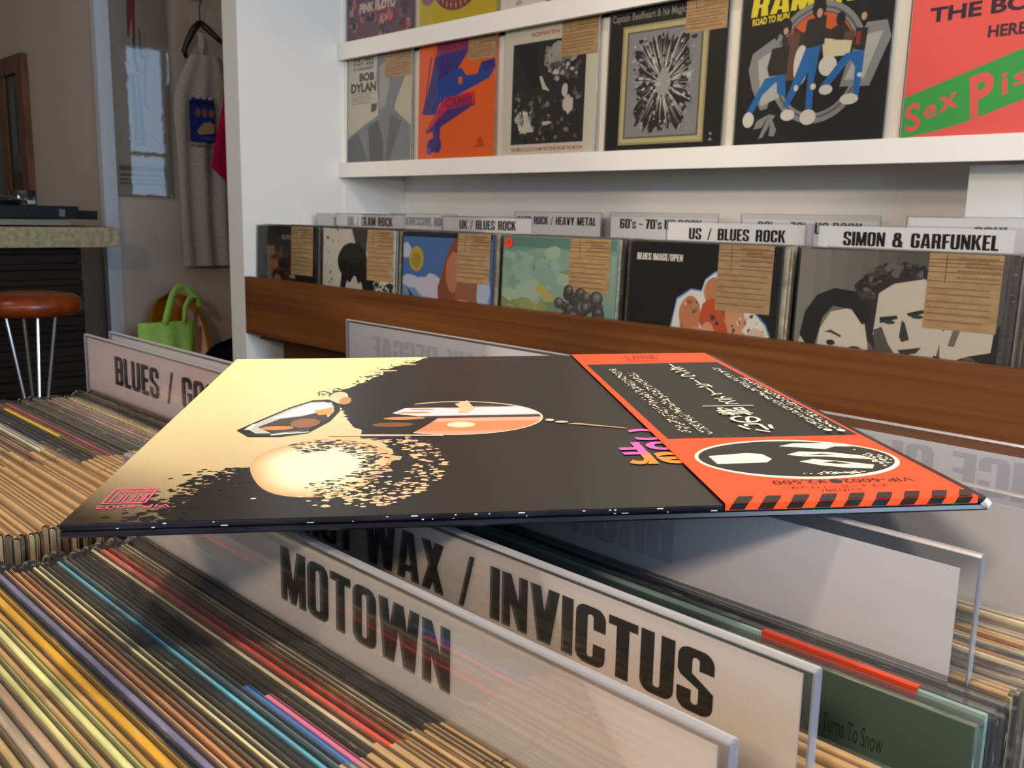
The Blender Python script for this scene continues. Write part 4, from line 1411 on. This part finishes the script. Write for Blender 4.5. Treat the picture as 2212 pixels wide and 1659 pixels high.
a.put('#a3986a', [(.12, .04), (.86, .04), (.86, .865), (.12, .865)]).put('#beb48a', [(.135, .055), (.845, .055), (.845, .85), (.135, .85)]).put('#6a623e', [(.165, .083), (.815, .083), (.815, .822), (.165, .822)]).put('#8b8b92', [(.18, .095), (.80, .095), (.80, .81), (.18, .81)])
r = random.Random(61)
bl = []
for k in range(90):
    an = 2 * math.pi * k / 90
    q = r.uniform(.82, 1.12)
    cx, cy = math.cos(an), math.sin(an)
    sq = min(1 / max(abs(cx), .01), 1 / max(abs(cy), .01))
    bl.append((.49 + .235 * cx * min(sq, 1.25) * q, .455 + .31 * cy * min(sq, 1.25) * q))
a.put('#23211f', bl)
p, c = [], []
for k in range(330):
    an = r.uniform(0, 6.283)
    d0, d1 = r.uniform(.02, .20), r.uniform(.08, .30)
    wv = r.uniform(.003, .009)
    q0 = (.49 + d0 * math.cos(an), .455 + d0 * 1.2 * math.sin(an))
    q1 = (.49 + (d0 + d1) * math.cos(an), .455 + (d0 + d1) * 1.2 * math.sin(an))
    if not (.2 < q1[0] < .78 and .11 < q1[1] < .80):
        continue
    nx, ny = -math.sin(an) * wv, math.cos(an) * wv
    p.append([(q0[0] - nx, q0[1] - ny), (q1[0], q1[1]), (q0[0] + nx, q0[1] + ny)])
    c.append(r.choice(['#b8b7b4', '#a3a29f', '#cfcecb', '#1f1d1b', '#2c2a28', '#c3c2bf', '#57544f']))
a.put(None, p, c).put('#a3a29f', [ell(.50, .455, .065, .085, 20, jit=.15, rng=r)])
p, c = blobs(120, .22, .76, .13, .78, .004, .016, ['#c3c2bf', '#23211f', '#8b8b92', '#a9a8a5'], 62)
a.put(None, p, c)
a.put('#8a867e', fit(font('Captain Beefheart & his Magic Band', .025), .015, .78, .905, .955, .72)).put('#9a968e', [ell(.92, .09, .012, .010, 8), [(.90, .045), (.94, .045), (.92, .065)]])
TOP.append((a, '#17130f', 'black album with gold framed spiky grey burst on the lower ledge', (.665, 1, .76)))
b = box01(88, -80, 1165, 1040)
a = Art().put('#12100f', [(0, 0), (1, 0), (1, 1), (0, 1)])
YL = '#e6d62a'
a.put(YL, fit(heavy('RAMONES', .05), .06, .99, .795, .93, slant=.12, rise=.02)).put(YL, fit(font('ROAD TO RUIN', .045), .075, .335, .745, .785, .72, rise=.01))
GR, GD = '#8f8f90', '#5c5c5e'
a.put(GR, ringp(.545, .475, .32, .36, .06, 44)).put(GD, ringp(.545, .475, .29, .33, .012, 44))
a.put('#d8642a', [ell(.545, .49, .25, .28, 24, 20, 160)]).put('#3a2c26', [(.30, .55), (.30, .66), (.36, .64), (.38, .70), (.44, .66), (.50, .71), (.62, .66), (.70, .70), (.78, .60), (.78, .52)])
b2 = lambda *p: b(list(p))
a.put(GR, [b2((190, 400), (350, 310), (440, 420), (330, 790), (280, 800), (200, 640), (165, 510)), b2((1000, 285), (1130, 285), (1165, 390), (1050, 690), (850, 680), (890, 520))])
a.put('#b9b8b4', [b2((235, 450), (330, 400), (420, 720), (280, 770)), b2((1010, 360), (1110, 350), (1010, 640), (880, 640), (920, 540))])
a.put(GR, [b2((350, 830), (400, 840), (310, 990), (280, 1000)), b2((350, 830), (260, 870), (235, 930), (300, 920)), b2((370, 850), (415, 940), (400, 985), (360, 980))])
BLU, WS, JK = '#1f6fb4', '#d9d6cc', '#2a2826'
a.put('#6a4a3c', [b2((455, 300), (540, 280), (530, 610), (440, 610)), b2((860, 330), (930, 330), (900, 470), (820, 470))])
a.put('#d9d3b0', [b2((700, 350), (910, 390), (900, 480), (720, 480))])
a.put(WS, [ell(.44, .47, .05, .12, 16), ell(.62, .45, .06, .06, 14)])
a.put(BLU, [b2((300, 580), (450, 560), (290, 690), (225, 810), (170, 810)), b2((390, 590), (450, 570), (470, 720), (400, 690)), b2((590, 400), (695, 390), (665, 640), (670, 810), (620, 810), (620, 560), (490, 790), (450, 790), (520, 600)),
             b2((870, 470), (1000, 450), (995, 600), (985, 750), (945, 740), (945, 560), (910, 510), (760, 690), (710, 670))])
a.put(JK, [b2((340, 380), (470, 370), (460, 560), (330, 570), (310, 510)), b2((585, 220), (720, 200), (720, 390), (590, 410), (575, 300)), b2((930, 310), (1010, 320), (1000, 460), (930, 450)), b2((790, 310), (850, 300), (850, 380), (780, 370))])
a.put('#1a1817', [ell(.315, .72 - .01, .045, .055, 14), ell(.535, .795, .046, .062, 14), ell(.68, .715, .03, .04, 12), ell(.825, .74, .04, .05, 12)])
a.put(WS, [ell(.095, .16, .042, .05, 12), ell(.375, .175, .05, .035, 12), ell(.515, .155, .055, .048, 12), ell(.62, .31, .045, .03, 12), ell(.775, .245, .06, .032, 12), ell(.42, .335, .016, .02, 8), ell(.535, .335, .02, .02, 8), ell(.83, .38, .018, .014, 8)])
a.put('#c8a088', [ell(.32, .685, .017, .022, 10), ell(.54, .765, .02, .028, 10), ell(.825, .71, .018, .024, 10)]).put('#a82c28', [b2((935, 340), (965, 335), (965, 420), (935, 420))])
TOP.append((a, '#161413', 'black album with yellow lettering and grey ring emblem on the lower ledge', (.765, 1, .85)))
a = Art().put('#f0665e', [(0, 0), (1, 0), (1, 1), (0, 1)])
a.put('#3fae52', [(0, 0), (.15, .025), (.34, .07), (.68, .19), (1, .33), (1, .575), (.68, .46), (0, .225)])
INKN = '#38283c'
tf = fit(font('THE BOLLOCKS', .035), .10, 1.16, .625, .70, .72, rise=.02)
a.put(INKN, tf).put('#4a2c34', fit(font("HERE'S THE", .035), .42, .84, .51, .57, .72, rise=.0))
LT = '#f0665e'
sp, wd = heavy('S')[0], .5


def glyph(ch, x, y, wd, hg, sl=.3, bold=.02):
    a.put(LT, [[(u, v) for u, v in q] for q in fit(font(ch, bold), x, x + wd, y, y + hg, .72, slant=-.12, rise=wd * sl)])


glyph('S', .025, .03, .085, .15)
glyph('e', .125, .10, .07, .10)
glyph('x', .205, .135, .10, .12)
glyph('P', .375, .10, .12, .21, .3, .035)
glyph('i', .525, .205, .03, .12)
glyph('s', .58, .245, .07, .09)
glyph('T', .69, .27, .08, .16)
TOP.append((a, '#d8605a', 'salmon pink album with slanting green band on the lower ledge', (.70, 1, .95)))
for i, (a, c, lab, tu) in enumerate(TOP):
    cover(i, a, c, lab, x0=SLX, y=SLY, zb=SZ[0], lean=SLEAN, tagu=tu, seed=80, lob=.006)
# upper ledge: only the feet of the albums are in view
UP = []
a = Art().put('#6d4f5c', [(0, 0), (1, 0), (1, 1), (0, 1)])
p, c = blobs(90, 0, 1, 0, .5, .015, .05, ['#b86a72', '#4a3a4c', '#7a3440', '#5c5468', '#8a5a68', '#3c3444', '#c88a8e'], 71)
a.put(None, p, c).put('#cdbfae', fit(font('PINK FLOYD', .05), .20, .76, .255, .335, .72))
UP.append((a, '#5c4652', 'mottled purple album with pale lettering on the upper ledge'))
a = Art().put('#c3b024', [(0, 0), (1, 0), (1, 1), (0, 1)]).put('#9a6a7e', [ell(.12, .34, .12, .16, 18)])
a.put('#8a3a5c', ringp(.5, .42, .36, .32, .10, 40)).put('#d8b83a', ringp(.5, .42, .26, .24, .05, 40)).put('#6a3048', ell(.5, .42, .21, .19, 30))
for k in range(13):
    an = R_(200 + k * 11.5)
    a.put('#c3b024', ell(.5 + .31 * math.cos(an), .42 + .28 * math.sin(an), .009, .028, 8))
UP.append((a, '#b0a02a', 'yellow album with plum ring on the upper ledge'))
a = Art().put('#d9d4cc', [(0, 0), (1, 0), (1, 1), (0, 1)]).put('#6a4a52', [(.45, .02), (.55, .02), (.55, .3), (.45, .3)]).put('#57424a', [(.78, 0), (1, 0), (1, .4), (.82, .4)]).put('#b0a698', [ell(.15, .05, .04, .02, 10)])
UP.append((a, '#cfc9c0', 'whitish album, third on the upper ledge'))
for i, (a, c, lab) in enumerate(UP):
    cover(i, a, c, lab, x0=SLX + .005, y=SLY, zb=SZ[1], lean=SLEAN, tagu=None, seed=90, lob=.006)

# ------------------------------------------------------------------ counter and what stands by it
CXF = -3.5
ct = thing('shop_counter', 'dark slatted counter with speckled pale stone top beyond the record browser', 'counter', (0, 0, 0))
STONE = mat('speckled_stone', '#a89a74', .7, .25)
n, l, b = nodes(STONE)
noisy(STONE, '#8f8260', '#b8aa84', (60, 60, 60), 4, .3, .7)
MB().box(-4.2, CXF, -.6, 1.391, .977, 1.0485).obj('top_slab', STONE, ct, bevel=.004)
BRK = mat('dark_stacked_brick', '#241e1a', .85, .15)
n, l, b = nodes(BRK)
tc, bt, mp = n.new('ShaderNodeTexCoord'), n.new('ShaderNodeTexBrick'), n.new('ShaderNodeMapping')
mp.inputs['Rotation'].default_value = (0, R_(90), R_(90))
bt.inputs['Color1'].default_value, bt.inputs['Color2'].default_value, bt.inputs['Mortar'].default_value = lin('#2e2722'), lin('#27211d'), lin('#100c0a')
bt.inputs['Scale'].default_value = 1
bt.inputs['Brick Width'].default_value, bt.inputs['Row Height'].default_value, bt.inputs['Mortar Size'].default_value = .9, .056, .003
mp2 = n.new('ShaderNodeCombineXYZ')
sp2 = n.new('ShaderNodeSeparateXYZ')
l.new(tc.outputs['Object'], sp2.inputs[0])
l.new(sp2.outputs['Y'], mp2.inputs['X'])
l.new(sp2.outputs['Z'], mp2.inputs['Y'])
l.new(mp2.outputs[0], bt.inputs[0])
l.new(bt.outputs[0], b.inputs['Base Color'])
mb = MB()
k = 0
z = .08
while z < .97:
    mb.box(-4.15, CXF - .06 + .004 * (k % 2), -.55, 1.27, z, min(.9765, z + .052))
    z += .056
    k += 1
mb.box(-4.14, CXF - .07, -.54, 1.26, .08, .9765)
mb.obj('slatted_body', BRK, ct)
MB().box(-4.15, CXF - .05, -.55, 1.28, 0, .08).obj('plinth', mat('ochre_plinth', '#8a6a24', .6, .3), ct)

BLKP = mat('black_plastic_case', '#08090b', .55, .35)
CHROME = mat('chrome', '#c8c8c8', .22, .5, 1.0)
tt = thing('turntable', 'low black turntable with metal catches standing on the stone counter top', 'turntable', (-3.66, 1.02, 1.0485))
mb = MB().box(-.17, .15, -.45, .235, .028, .073)
mb.obj('plinth_case', BLKP, tt, bevel=.004)
MB().lathe([(.148, 0), (.15, .004), (.15, .014), (.146, .017), (.02, .018)], (-.02, -.06, .073), 40).obj('platter', BLKP, tt, smooth=False)
MB().box(-.1, .10, .235, .30, .030, .056).box(-.1, .10, .296, .318, .026, .058).obj('side_grip', BLKP, tt, bevel=.002)
mb = MB().tube([(.12, -.16, .073), (.12, -.16, .105)], .012).tube([(.12, -.16, .100), (.12, -.02, .103), (.11, .08, .086)], .004).box(.10, .122, .075, .10, .078, .09)
mb.obj('tonearm', CHROME, tt)
for yy in (-.30, -.06, .165):
    MB().box(.150, .156, yy, yy + .02, .036, .062).obj('catch', CHROME, tt)
for yy in (-.40, .10):
    for xx in (-.13, .11):
        MB().lathe([(.018, 0), (.02, .006), (.016, .028)], (xx, yy, 0), 16).obj('foot', BLKP, tt)
MB().box(-.15, .13, -.42, .21, .006, .026).obj('under_tray', mat('pale_metal_tray', '#8a8578', .5, .4), tt)
wh = MB().tube([(-.05, -.12, .073), (-.05, -.12, .088), (-.05, .06, .088), (-.05, .06, .073)], .0022, 8).obj('wire_handle', CHROME, tt)
jar = thing('glass_jar', 'small smoky glass jar standing behind the black turntable', 'jar', (-3.93, 1.20, 1.0485))
GLASS = clear_plastic('smoky_glass', (.55, .62, .64, 1), gloss=.08, rough=.05, haze=.12, hazecol=(.25, .3, .32, 1))
MB().lathe([(.045, 0), (.048, .01), (.048, .10), (.044, .112)], n=28).obj('glass_body', GLASS, jar, smooth=False)
MB().lathe([(.047, .1125), (.047, .128), (.04, .13)], n=28).obj('lid', mat('dark_lid', '#2a3034', .4, .4), jar)

SX, SY = -3.1, .945
st = thing('bar_stool', 'round orange-brown leather bar stool on thin chrome wire legs by the counter', 'bar stool', (SX, SY, 0))
LEATH = mat('orange_brown_leather', '#8a3a14', .3, .5)
noisy(LEATH, '#6e2a0c', '#964016', (18, 18, 18), 5, .3, .7)
pr = [(.02, .785), (.122, .79), (.142, .80), (.150, .818), (.146, .838), (.128, .852), (.07, .860), (.0005, .862)]
MB().lathe(pr, n=48).obj('seat', LEATH, st, smooth=True)
for k in range(4):
    an = R_(45 + 90 * k + 12)
    c, s_ = math.cos(an), math.sin(an)
    MB().tube([(.072 * c, .072 * s_, .79), (.030 * c, .030 * s_, .50), (.05 * c, .05 * s_, .30), (.19 * c, .19 * s_, .006)], .006, 10).obj('leg', CHROME, st)
MB().tube([(.112 * math.cos(2 * math.pi * k / 32), .112 * math.sin(2 * math.pi * k / 32), .17) for k in range(33)], .005, 8).obj('foot_ring', CHROME, st)

# framed stained window by the counter
FR = mat('warm_wood_frame', '#6b4426', .55, .3)
noisy(FR, '#57341b', '#7a5030', (40, 40, 6), 5, .3, .7)
wn = MB()
Y0 = 1.507
wn.box(-4.82, -4.735, Y0 - .03, Y0 + .001, 1.0, 1.72).box(-5.9, -4.735, Y0 - .03, Y0 + .001, 1.72, 1.80).box(-5.9, -4.735, Y0 - .03, Y0 + .001, .95, 1.0).box(-5.12, -5.03, Y0 - .022, Y0 + .001, 1.0, 1.72)
wf = struct(wn.obj('window_1', FR))
DG = mat('dark_pane', '#15110d', .3, .5)
MB().box(-5.03, -4.82, Y0 - .012, Y0 - .004, 1.0, 1.72).box(-5.9, -5.12, Y0 - .012, Y0 - .004, 1.0, 1.72).obj('pane', DG, wf)
MB().box(-4.965, -4.90, Y0 - .016, Y0 - .012, 1.36, 1.66).obj('green_pane', mat('green_stained_glass', '#173a2a', .25, .5), wf)
MB().box(-5.0, -4.83, Y0 - .018, Y0 - .012, 1.0, 1.28).box(-4.90, -4.87, Y0 - .024, Y0 - .018, 1.0, 1.27).obj('lower_panel', mat('ochre_panel', '#4a3a22', .6, .2), wf)

# poster behind clear acrylic on the side wall
WX = -3.9
po = thing('poster', 'tall pale poster with long red figure under shiny acrylic on the side wall', 'poster', (WX + .002, 1.655, 1.17))
MB().box(0, .003, -.128, .122, 0, .98).obj('sheet', mat('cream_poster_paper', '#cdbfae', .8, .15), po)
A = Art(.0002)
RD = '#b02a1c'
A.put('#c4b4a2', [(-.12, .01), (.115, .01), (.115, .13), (-.12, .13)])
A.put(RD, [[(-.045, .98), (-.02, .98), (.0, .90), (.005, .80), (-.002, .70), (-.004, .62), (-.012, .62), (-.016, .70), (-.03, .62), (-.036, .62), (-.034, .74), (-.03, .86), (-.05, .80), (-.058, .77), (-.066, .79), (-.05, .87)],
           [(.0, .80), (.015, .795), (.03, .78), (.028, .765), (.02, .772), (.005, .775)]])
A.put('#2e3236', [ell(.028, .94, .02, .06, 16)])
A.put('#23262c', [[(-.016, .62), (-.006, .62), (-.004, .53), (.002, .50), (.02, .495), (.02, .488), (-.006, .492), (-.014, .53)], [(.012, .66), (.016, .66), (.018, .56), (.034, .555), (.034, .548), (.012, .55)]])
A.put('#7c8a94', [(.03, .62), (.045, .57), (.034, .47), (.028, .38), (.04, .345), (.018, .36), (.022, .48), (.034, .56)])
A.put('#8f8378', [[(-.03, .48), (-.015, .48), (-.004, .20), (-.026, .20)], [(-.005, .48), (.004, .48), (.02, .20), (.002, .20)]])
A.put('#a88a7c', ringp(.03, .17, .06, .075, .004, 30, 0, 180))
A.put('#4c4438', fit(font('FOUR SEASONS', .03), -.085, .10, .108, .125, .72)) if False else None
r = random.Random(4)
mk = []
for yy, hgt in ((.100, .018), (.078, .008), (.060, .007), (.044, .007)):
    x = -.095
    while x < .092:
        wdt = r.uniform(.006, .012)
        mk.append([(x, yy), (x + wdt, yy), (x + wdt, yy + hgt), (x, yy + hgt)])
        x += wdt + .003
A.put('#5a5044', mk)
link('poster_print', A.mesh('poster_print', lambda u, v, d: (.0031 + d, u, v), INKM), po)
SHINE = clear_plastic('glossy_acrylic_front', (.97, .97, .97, 1), gloss=.15, rough=.03, haze=.02, bump=.04)
MB().box(.006, .009, -.132, .128, -.006, .985).obj('acrylic_front', SHINE, po)
for yy in (-.122, .117):
    MB().tube([(0, yy, .002), (.0105, yy, .002)], .004, 10).obj('fixing', CHROME, po)

# hanger, shirt and pink garment
HW = mat('dark_brown_wood', '#2a1410', .4, .4)
hg = thing('clothes_hanger', 'dark brown wooden clothes hanger hooked high on the side wall', 'clothes hanger', (WX, 1.895, 1.78))
PY = [(.06, 0, .20), (.07, .004, .212), (.085, .006, .205), (.088, .004, .19), (.075, 0, .16), (.075, 0, .098)]
MB().tube(PY, .0028, 8).obj('hook', mat('dark_wire', '#1a1614', .35, .5), hg)
MB().tube([(.0, .0, .2), (.062, 0, .2)], .005, 8).obj('peg', HW, hg)
mb = MB()
mb.tube([(.075, .0, .098), (.09, .022, .075), (.11, .048, .045), (.13, .066, .022)], [.012, .013, .011, .009], 12)
mb.obj('shoulder_arm', HW, hg, smooth=True)
mb = MB()
mb.tube([(.075, .0, .098), (.062, -.022, .07), (.05, -.045, .02), (.042, -.058, -.02), (.045, -.05, -.045)], [.012, .014, .013, .011, .008], 12)
mb.obj('shoulder_arm', HW, hg, smooth=True)
MB().prism([(-.012, .06), (.010, .055), (.014, .01), (.002, -.03), (-.006, .0)], .070, .074, 'x').obj('size_tag', mat('white_size_tag', '#c9c6c0', .8, .2), hg)
TEE = mat('grey_jersey', '#b0a8a0', .9, .1)
noisy(TEE, '#a59d95', '#bab2aa', (120, 120, 120), 3, .3, .7)
ts = thing('t_shirt', 'long grey t-shirt with blue printed block hanging against the side wall', 't-shirt', (WX + .03, 1.915, .88))


def cloth(pts_rows, n=22, amp=.006, freq=5, seed=0, th=.012):
    """sheet with folds; rows of (z, y0, y1, x)"""
    vs, fs = [], []
    m = len(pts_rows)
    for side in (0, 1):
        for i, (zz, ya, yb, xx) in enumerate(pts_rows):
            for k in range(n + 1):
                t = k / n
                edge = math.sin(math.pi * t) ** .5
                wob = amp * math.sin(freq * 2 * math.pi * t + .7 * math.sin(i * .5) + seed) * min(1, (m - 1 - i) / m * 1.6 + .15)
                vs.append((xx + (th * edge + wob) * (1 if side == 0 else 0), ya + (yb - ya) * t, zz))
    o = m * (n + 1)
    for i in range(m - 1):
        for k in range(n):
            a_ = i * (n + 1) + k
            fs.append((a_, a_ + 1, a_ + n + 2, a_ + n + 1))
            fs.append((o + a_ + n + 1, o + a_ + n + 2, o + a_ + 1, o + a_))
    return MB().add(vs, fs)


rows = [(.0, -.118, .14, .012), (.08, -.12, .14, .012), (.16, -.122, .14, .012), (.28, -.124, .14, .014), (.40, -.126, .14, .014), (.52, -.13, .14, .016), (.60, -.135, .14, .018), (.66, -.137, .14, .02), (.72, -.13, .13, .022), (.77, -.11, .12, .024),
        (.82, -.085, .10, .026), (.87, -.060, .075, .028)]
cloth(rows, amp=.010, freq=3, th=.022).obj('shirt_body', TEE, ts, smooth=True)
A = Art(.0012)
A.put('#24367e', [(-.088, .515), (.02, .52), (.022, .70), (-.075, .695), (-.088, .66)]).put('#16204c', [(-.088, .665), (.022, .67), (.022, .685), (-.088, .68)])
A.put('#c4b9b0', [[(-.06 + k * .028, .69), (-.04 + k * .028, .692), (-.04 + k * .028, .70), (-.06 + k * .028, .698)] for k in range(3)])
A.put('#8c5a58', [ell(-.052 + k * .030, .635, .013, .018, 12) for k in range(3)]).put('#b08a68', [[(-.06, .56), (-.03, .595), (.0, .60), (.02, .59), (.02, .555), (-.05, .545)]])
A.put('#3c4a8c', [[(-.045, .525), (.02, .525), (.02, .54), (-.055, .54)]])
A.put('#57524f', [[(-.088 + k * .014, .497), (-.079 + k * .014, .497), (-.079 + k * .014, .505), (-.088 + k * .014, .505)] for k in range(8)])
link('shirt_print', A.mesh('shirt_print', lambda u, v, d: (.056 + d, u, v), INKM), ts)
pinkm = mat('magenta_cloth', '#b01446', .85, .15)
pg = thing('pink_tote_bag', 'magenta cloth bag hanging at the edge of the white partition', 'tote bag', (WX + .12, 1.985, 1.245))
cloth([(.0, -.03, .16, 0), (.05, -.085, .16, 0), (.12, -.075, .16, .002), (.20, -.055, .16, .004), (.30, -.03, .15, .006), (.40, -.012, .14, .008)], amp=.006, freq=3, th=.02).obj('bag_body', pinkm, pg, smooth=True)
MB().tube([(.012, .0, .39), (.01, .03, .52), (.008, .07, .56), (.01, .12, .52), (.012, .13, .39)], .006, 8).obj('strap', pinkm, pg, smooth=True)
MB().tube([(-.118, .07, .556), (.02, .07, .556)], .005, 8).obj('wall_peg', HW, pg)

# yellow shell chair with a green bag, navy chair by the partition
YEL = mat('amber_moulded_plastic', '#a8680c', .28, .5)
ch = thing('shell_chair', 'amber yellow moulded shell chair against the side wall', 'chair', (-3.66, 1.69, 0), (0, 0, 0))


def shell(w_, hgt, z0, x0, lean=.10, n=14):
    vs, fs = [], []
    for i in range(n + 1):
        t = i / n
        zz = z0 + hgt * t
        half = w_ * (math.sqrt(max(0, 1 - max(0, (t - .45) / .55) ** 2.4)) * .97 + .03)
        for k in range(n + 1):
            u = -1 + 2 * k / n
            vs.append((x0 - lean * t + .055 * u * u * (1 - .4 * t), half * u, zz))
    for i in range(n):
        for k in range(n):
            a_ = i * (n + 1) + k
            fs.append((a_, a_ + 1, a_ + n + 2, a_ + n + 1))
    return vs, fs


def solid(o, t=.006):
    md = o.modifiers.new('thickness', 'SOLIDIFY')
    md.thickness = t
    return o


v_, f_ = shell(.125, .36, .42, -.02, .09)
solid(MB().add(v_, f_).obj('back_shell', YEL, ch, smooth=True))
vs, fs = [], []
for i in range(11):
    for k in range(11):
        u, t = -1 + k / 5, i / 10
        vs.append((-.02 + .40 * t, u * .19 * (1 - .1 * t), .42 + .05 * u * u - .02 * math.sin(math.pi * t) - .03 * t ** 4))
for i in range(10):
    for k in range(10):
        a_ = i * 11 + k
        fs.append((a_, a_ + 1, a_ + 12, a_ + 11))
solid(MB().add(vs, fs).obj('seat_shell', YEL, ch, smooth=True))
for sx, sy in ((0, -1), (0, 1), (1, -1), (1, 1)):
    MB().tube([(.04 + .26 * sx, .12 * sy, .41), (-.04 + .42 * sx, .17 * sy, .006)], .009, 10).obj('leg', CHROME, ch)
GRN = mat('lime_green_cloth', '#a4d466', .85, .15)
noisy(GRN, '#9acb5c', '#aedd72', (50, 50, 50), 3, .3, .7)
bgx = thing('green_tote_bag', 'lime green cloth bag slung over the amber chair back', 'tote bag', (-3.63, 1.60, .535))
cloth([(.0, -.10, .09, .045), (.05, -.118, .10, .045), (.10, -.125, .108, .042), (.145, -.12, .11, .038)], amp=.008, freq=2.5, th=.03).obj('bag_body', GRN, bgx, smooth=True)
mb = MB()


def strapband(pts, wd):
    vs = []
    for i, p in enumerate(pts):
        d = (Vector(pts[min(i + 1, len(pts) - 1)]) - Vector(pts[max(0, i - 1)])).normalized()
        s_ = d.cross(Vector((1, 0, 0)))
        s_ = s_.normalized() * wd / 2 if s_.length > .2 else Vector((0, wd / 2, 0))
        vs += [Vector(p) + s_, Vector(p) - s_]
    return MB().add(vs, [(2 * i, 2 * i + 1, 2 * i + 3, 2 * i + 2) for i in range(len(pts) - 1)])


solid(strapband([(.075, -.03, .14), (.062, -.005, .20), (.045, .02, .25), (.03, .05, .282), (.025, .09, .270), (.03, .125, .235), (.045, .135, .20)], .028).obj('handle', GRN, bgx, smooth=True), .003)
solid(strapband([(.075, .05, .14), (.065, .06, .20), (.05, .085, .235), (.045, .115, .225)], .02).obj('handle', GRN, bgx, smooth=True), .003)
NAV = mat('navy_moulded_plastic', '#15182c', .5, .3)
nv = thing('navy_chair', 'dark navy shell chair mostly hidden by the partition post', 'chair', (-3.22, 1.74, 0))
v_, f_ = shell(.20, .285, .36, 0, .07)
solid(MB().add(v_, f_).obj('back_shell', NAV, nv, smooth=True))
MB().box(.0, .36, -.17, .17, .355, .375).obj('seat', NAV, nv, bevel=.006)
for sx, sy in ((0, -1), (0, 1), (1, -1), (1, 1)):
    MB().tube([(.04 + .26 * sx, .12 * sy, .36), (-.0 + .36 * sx, .16 * sy, .006)], .009, 10).obj('leg', CHROME, nv)
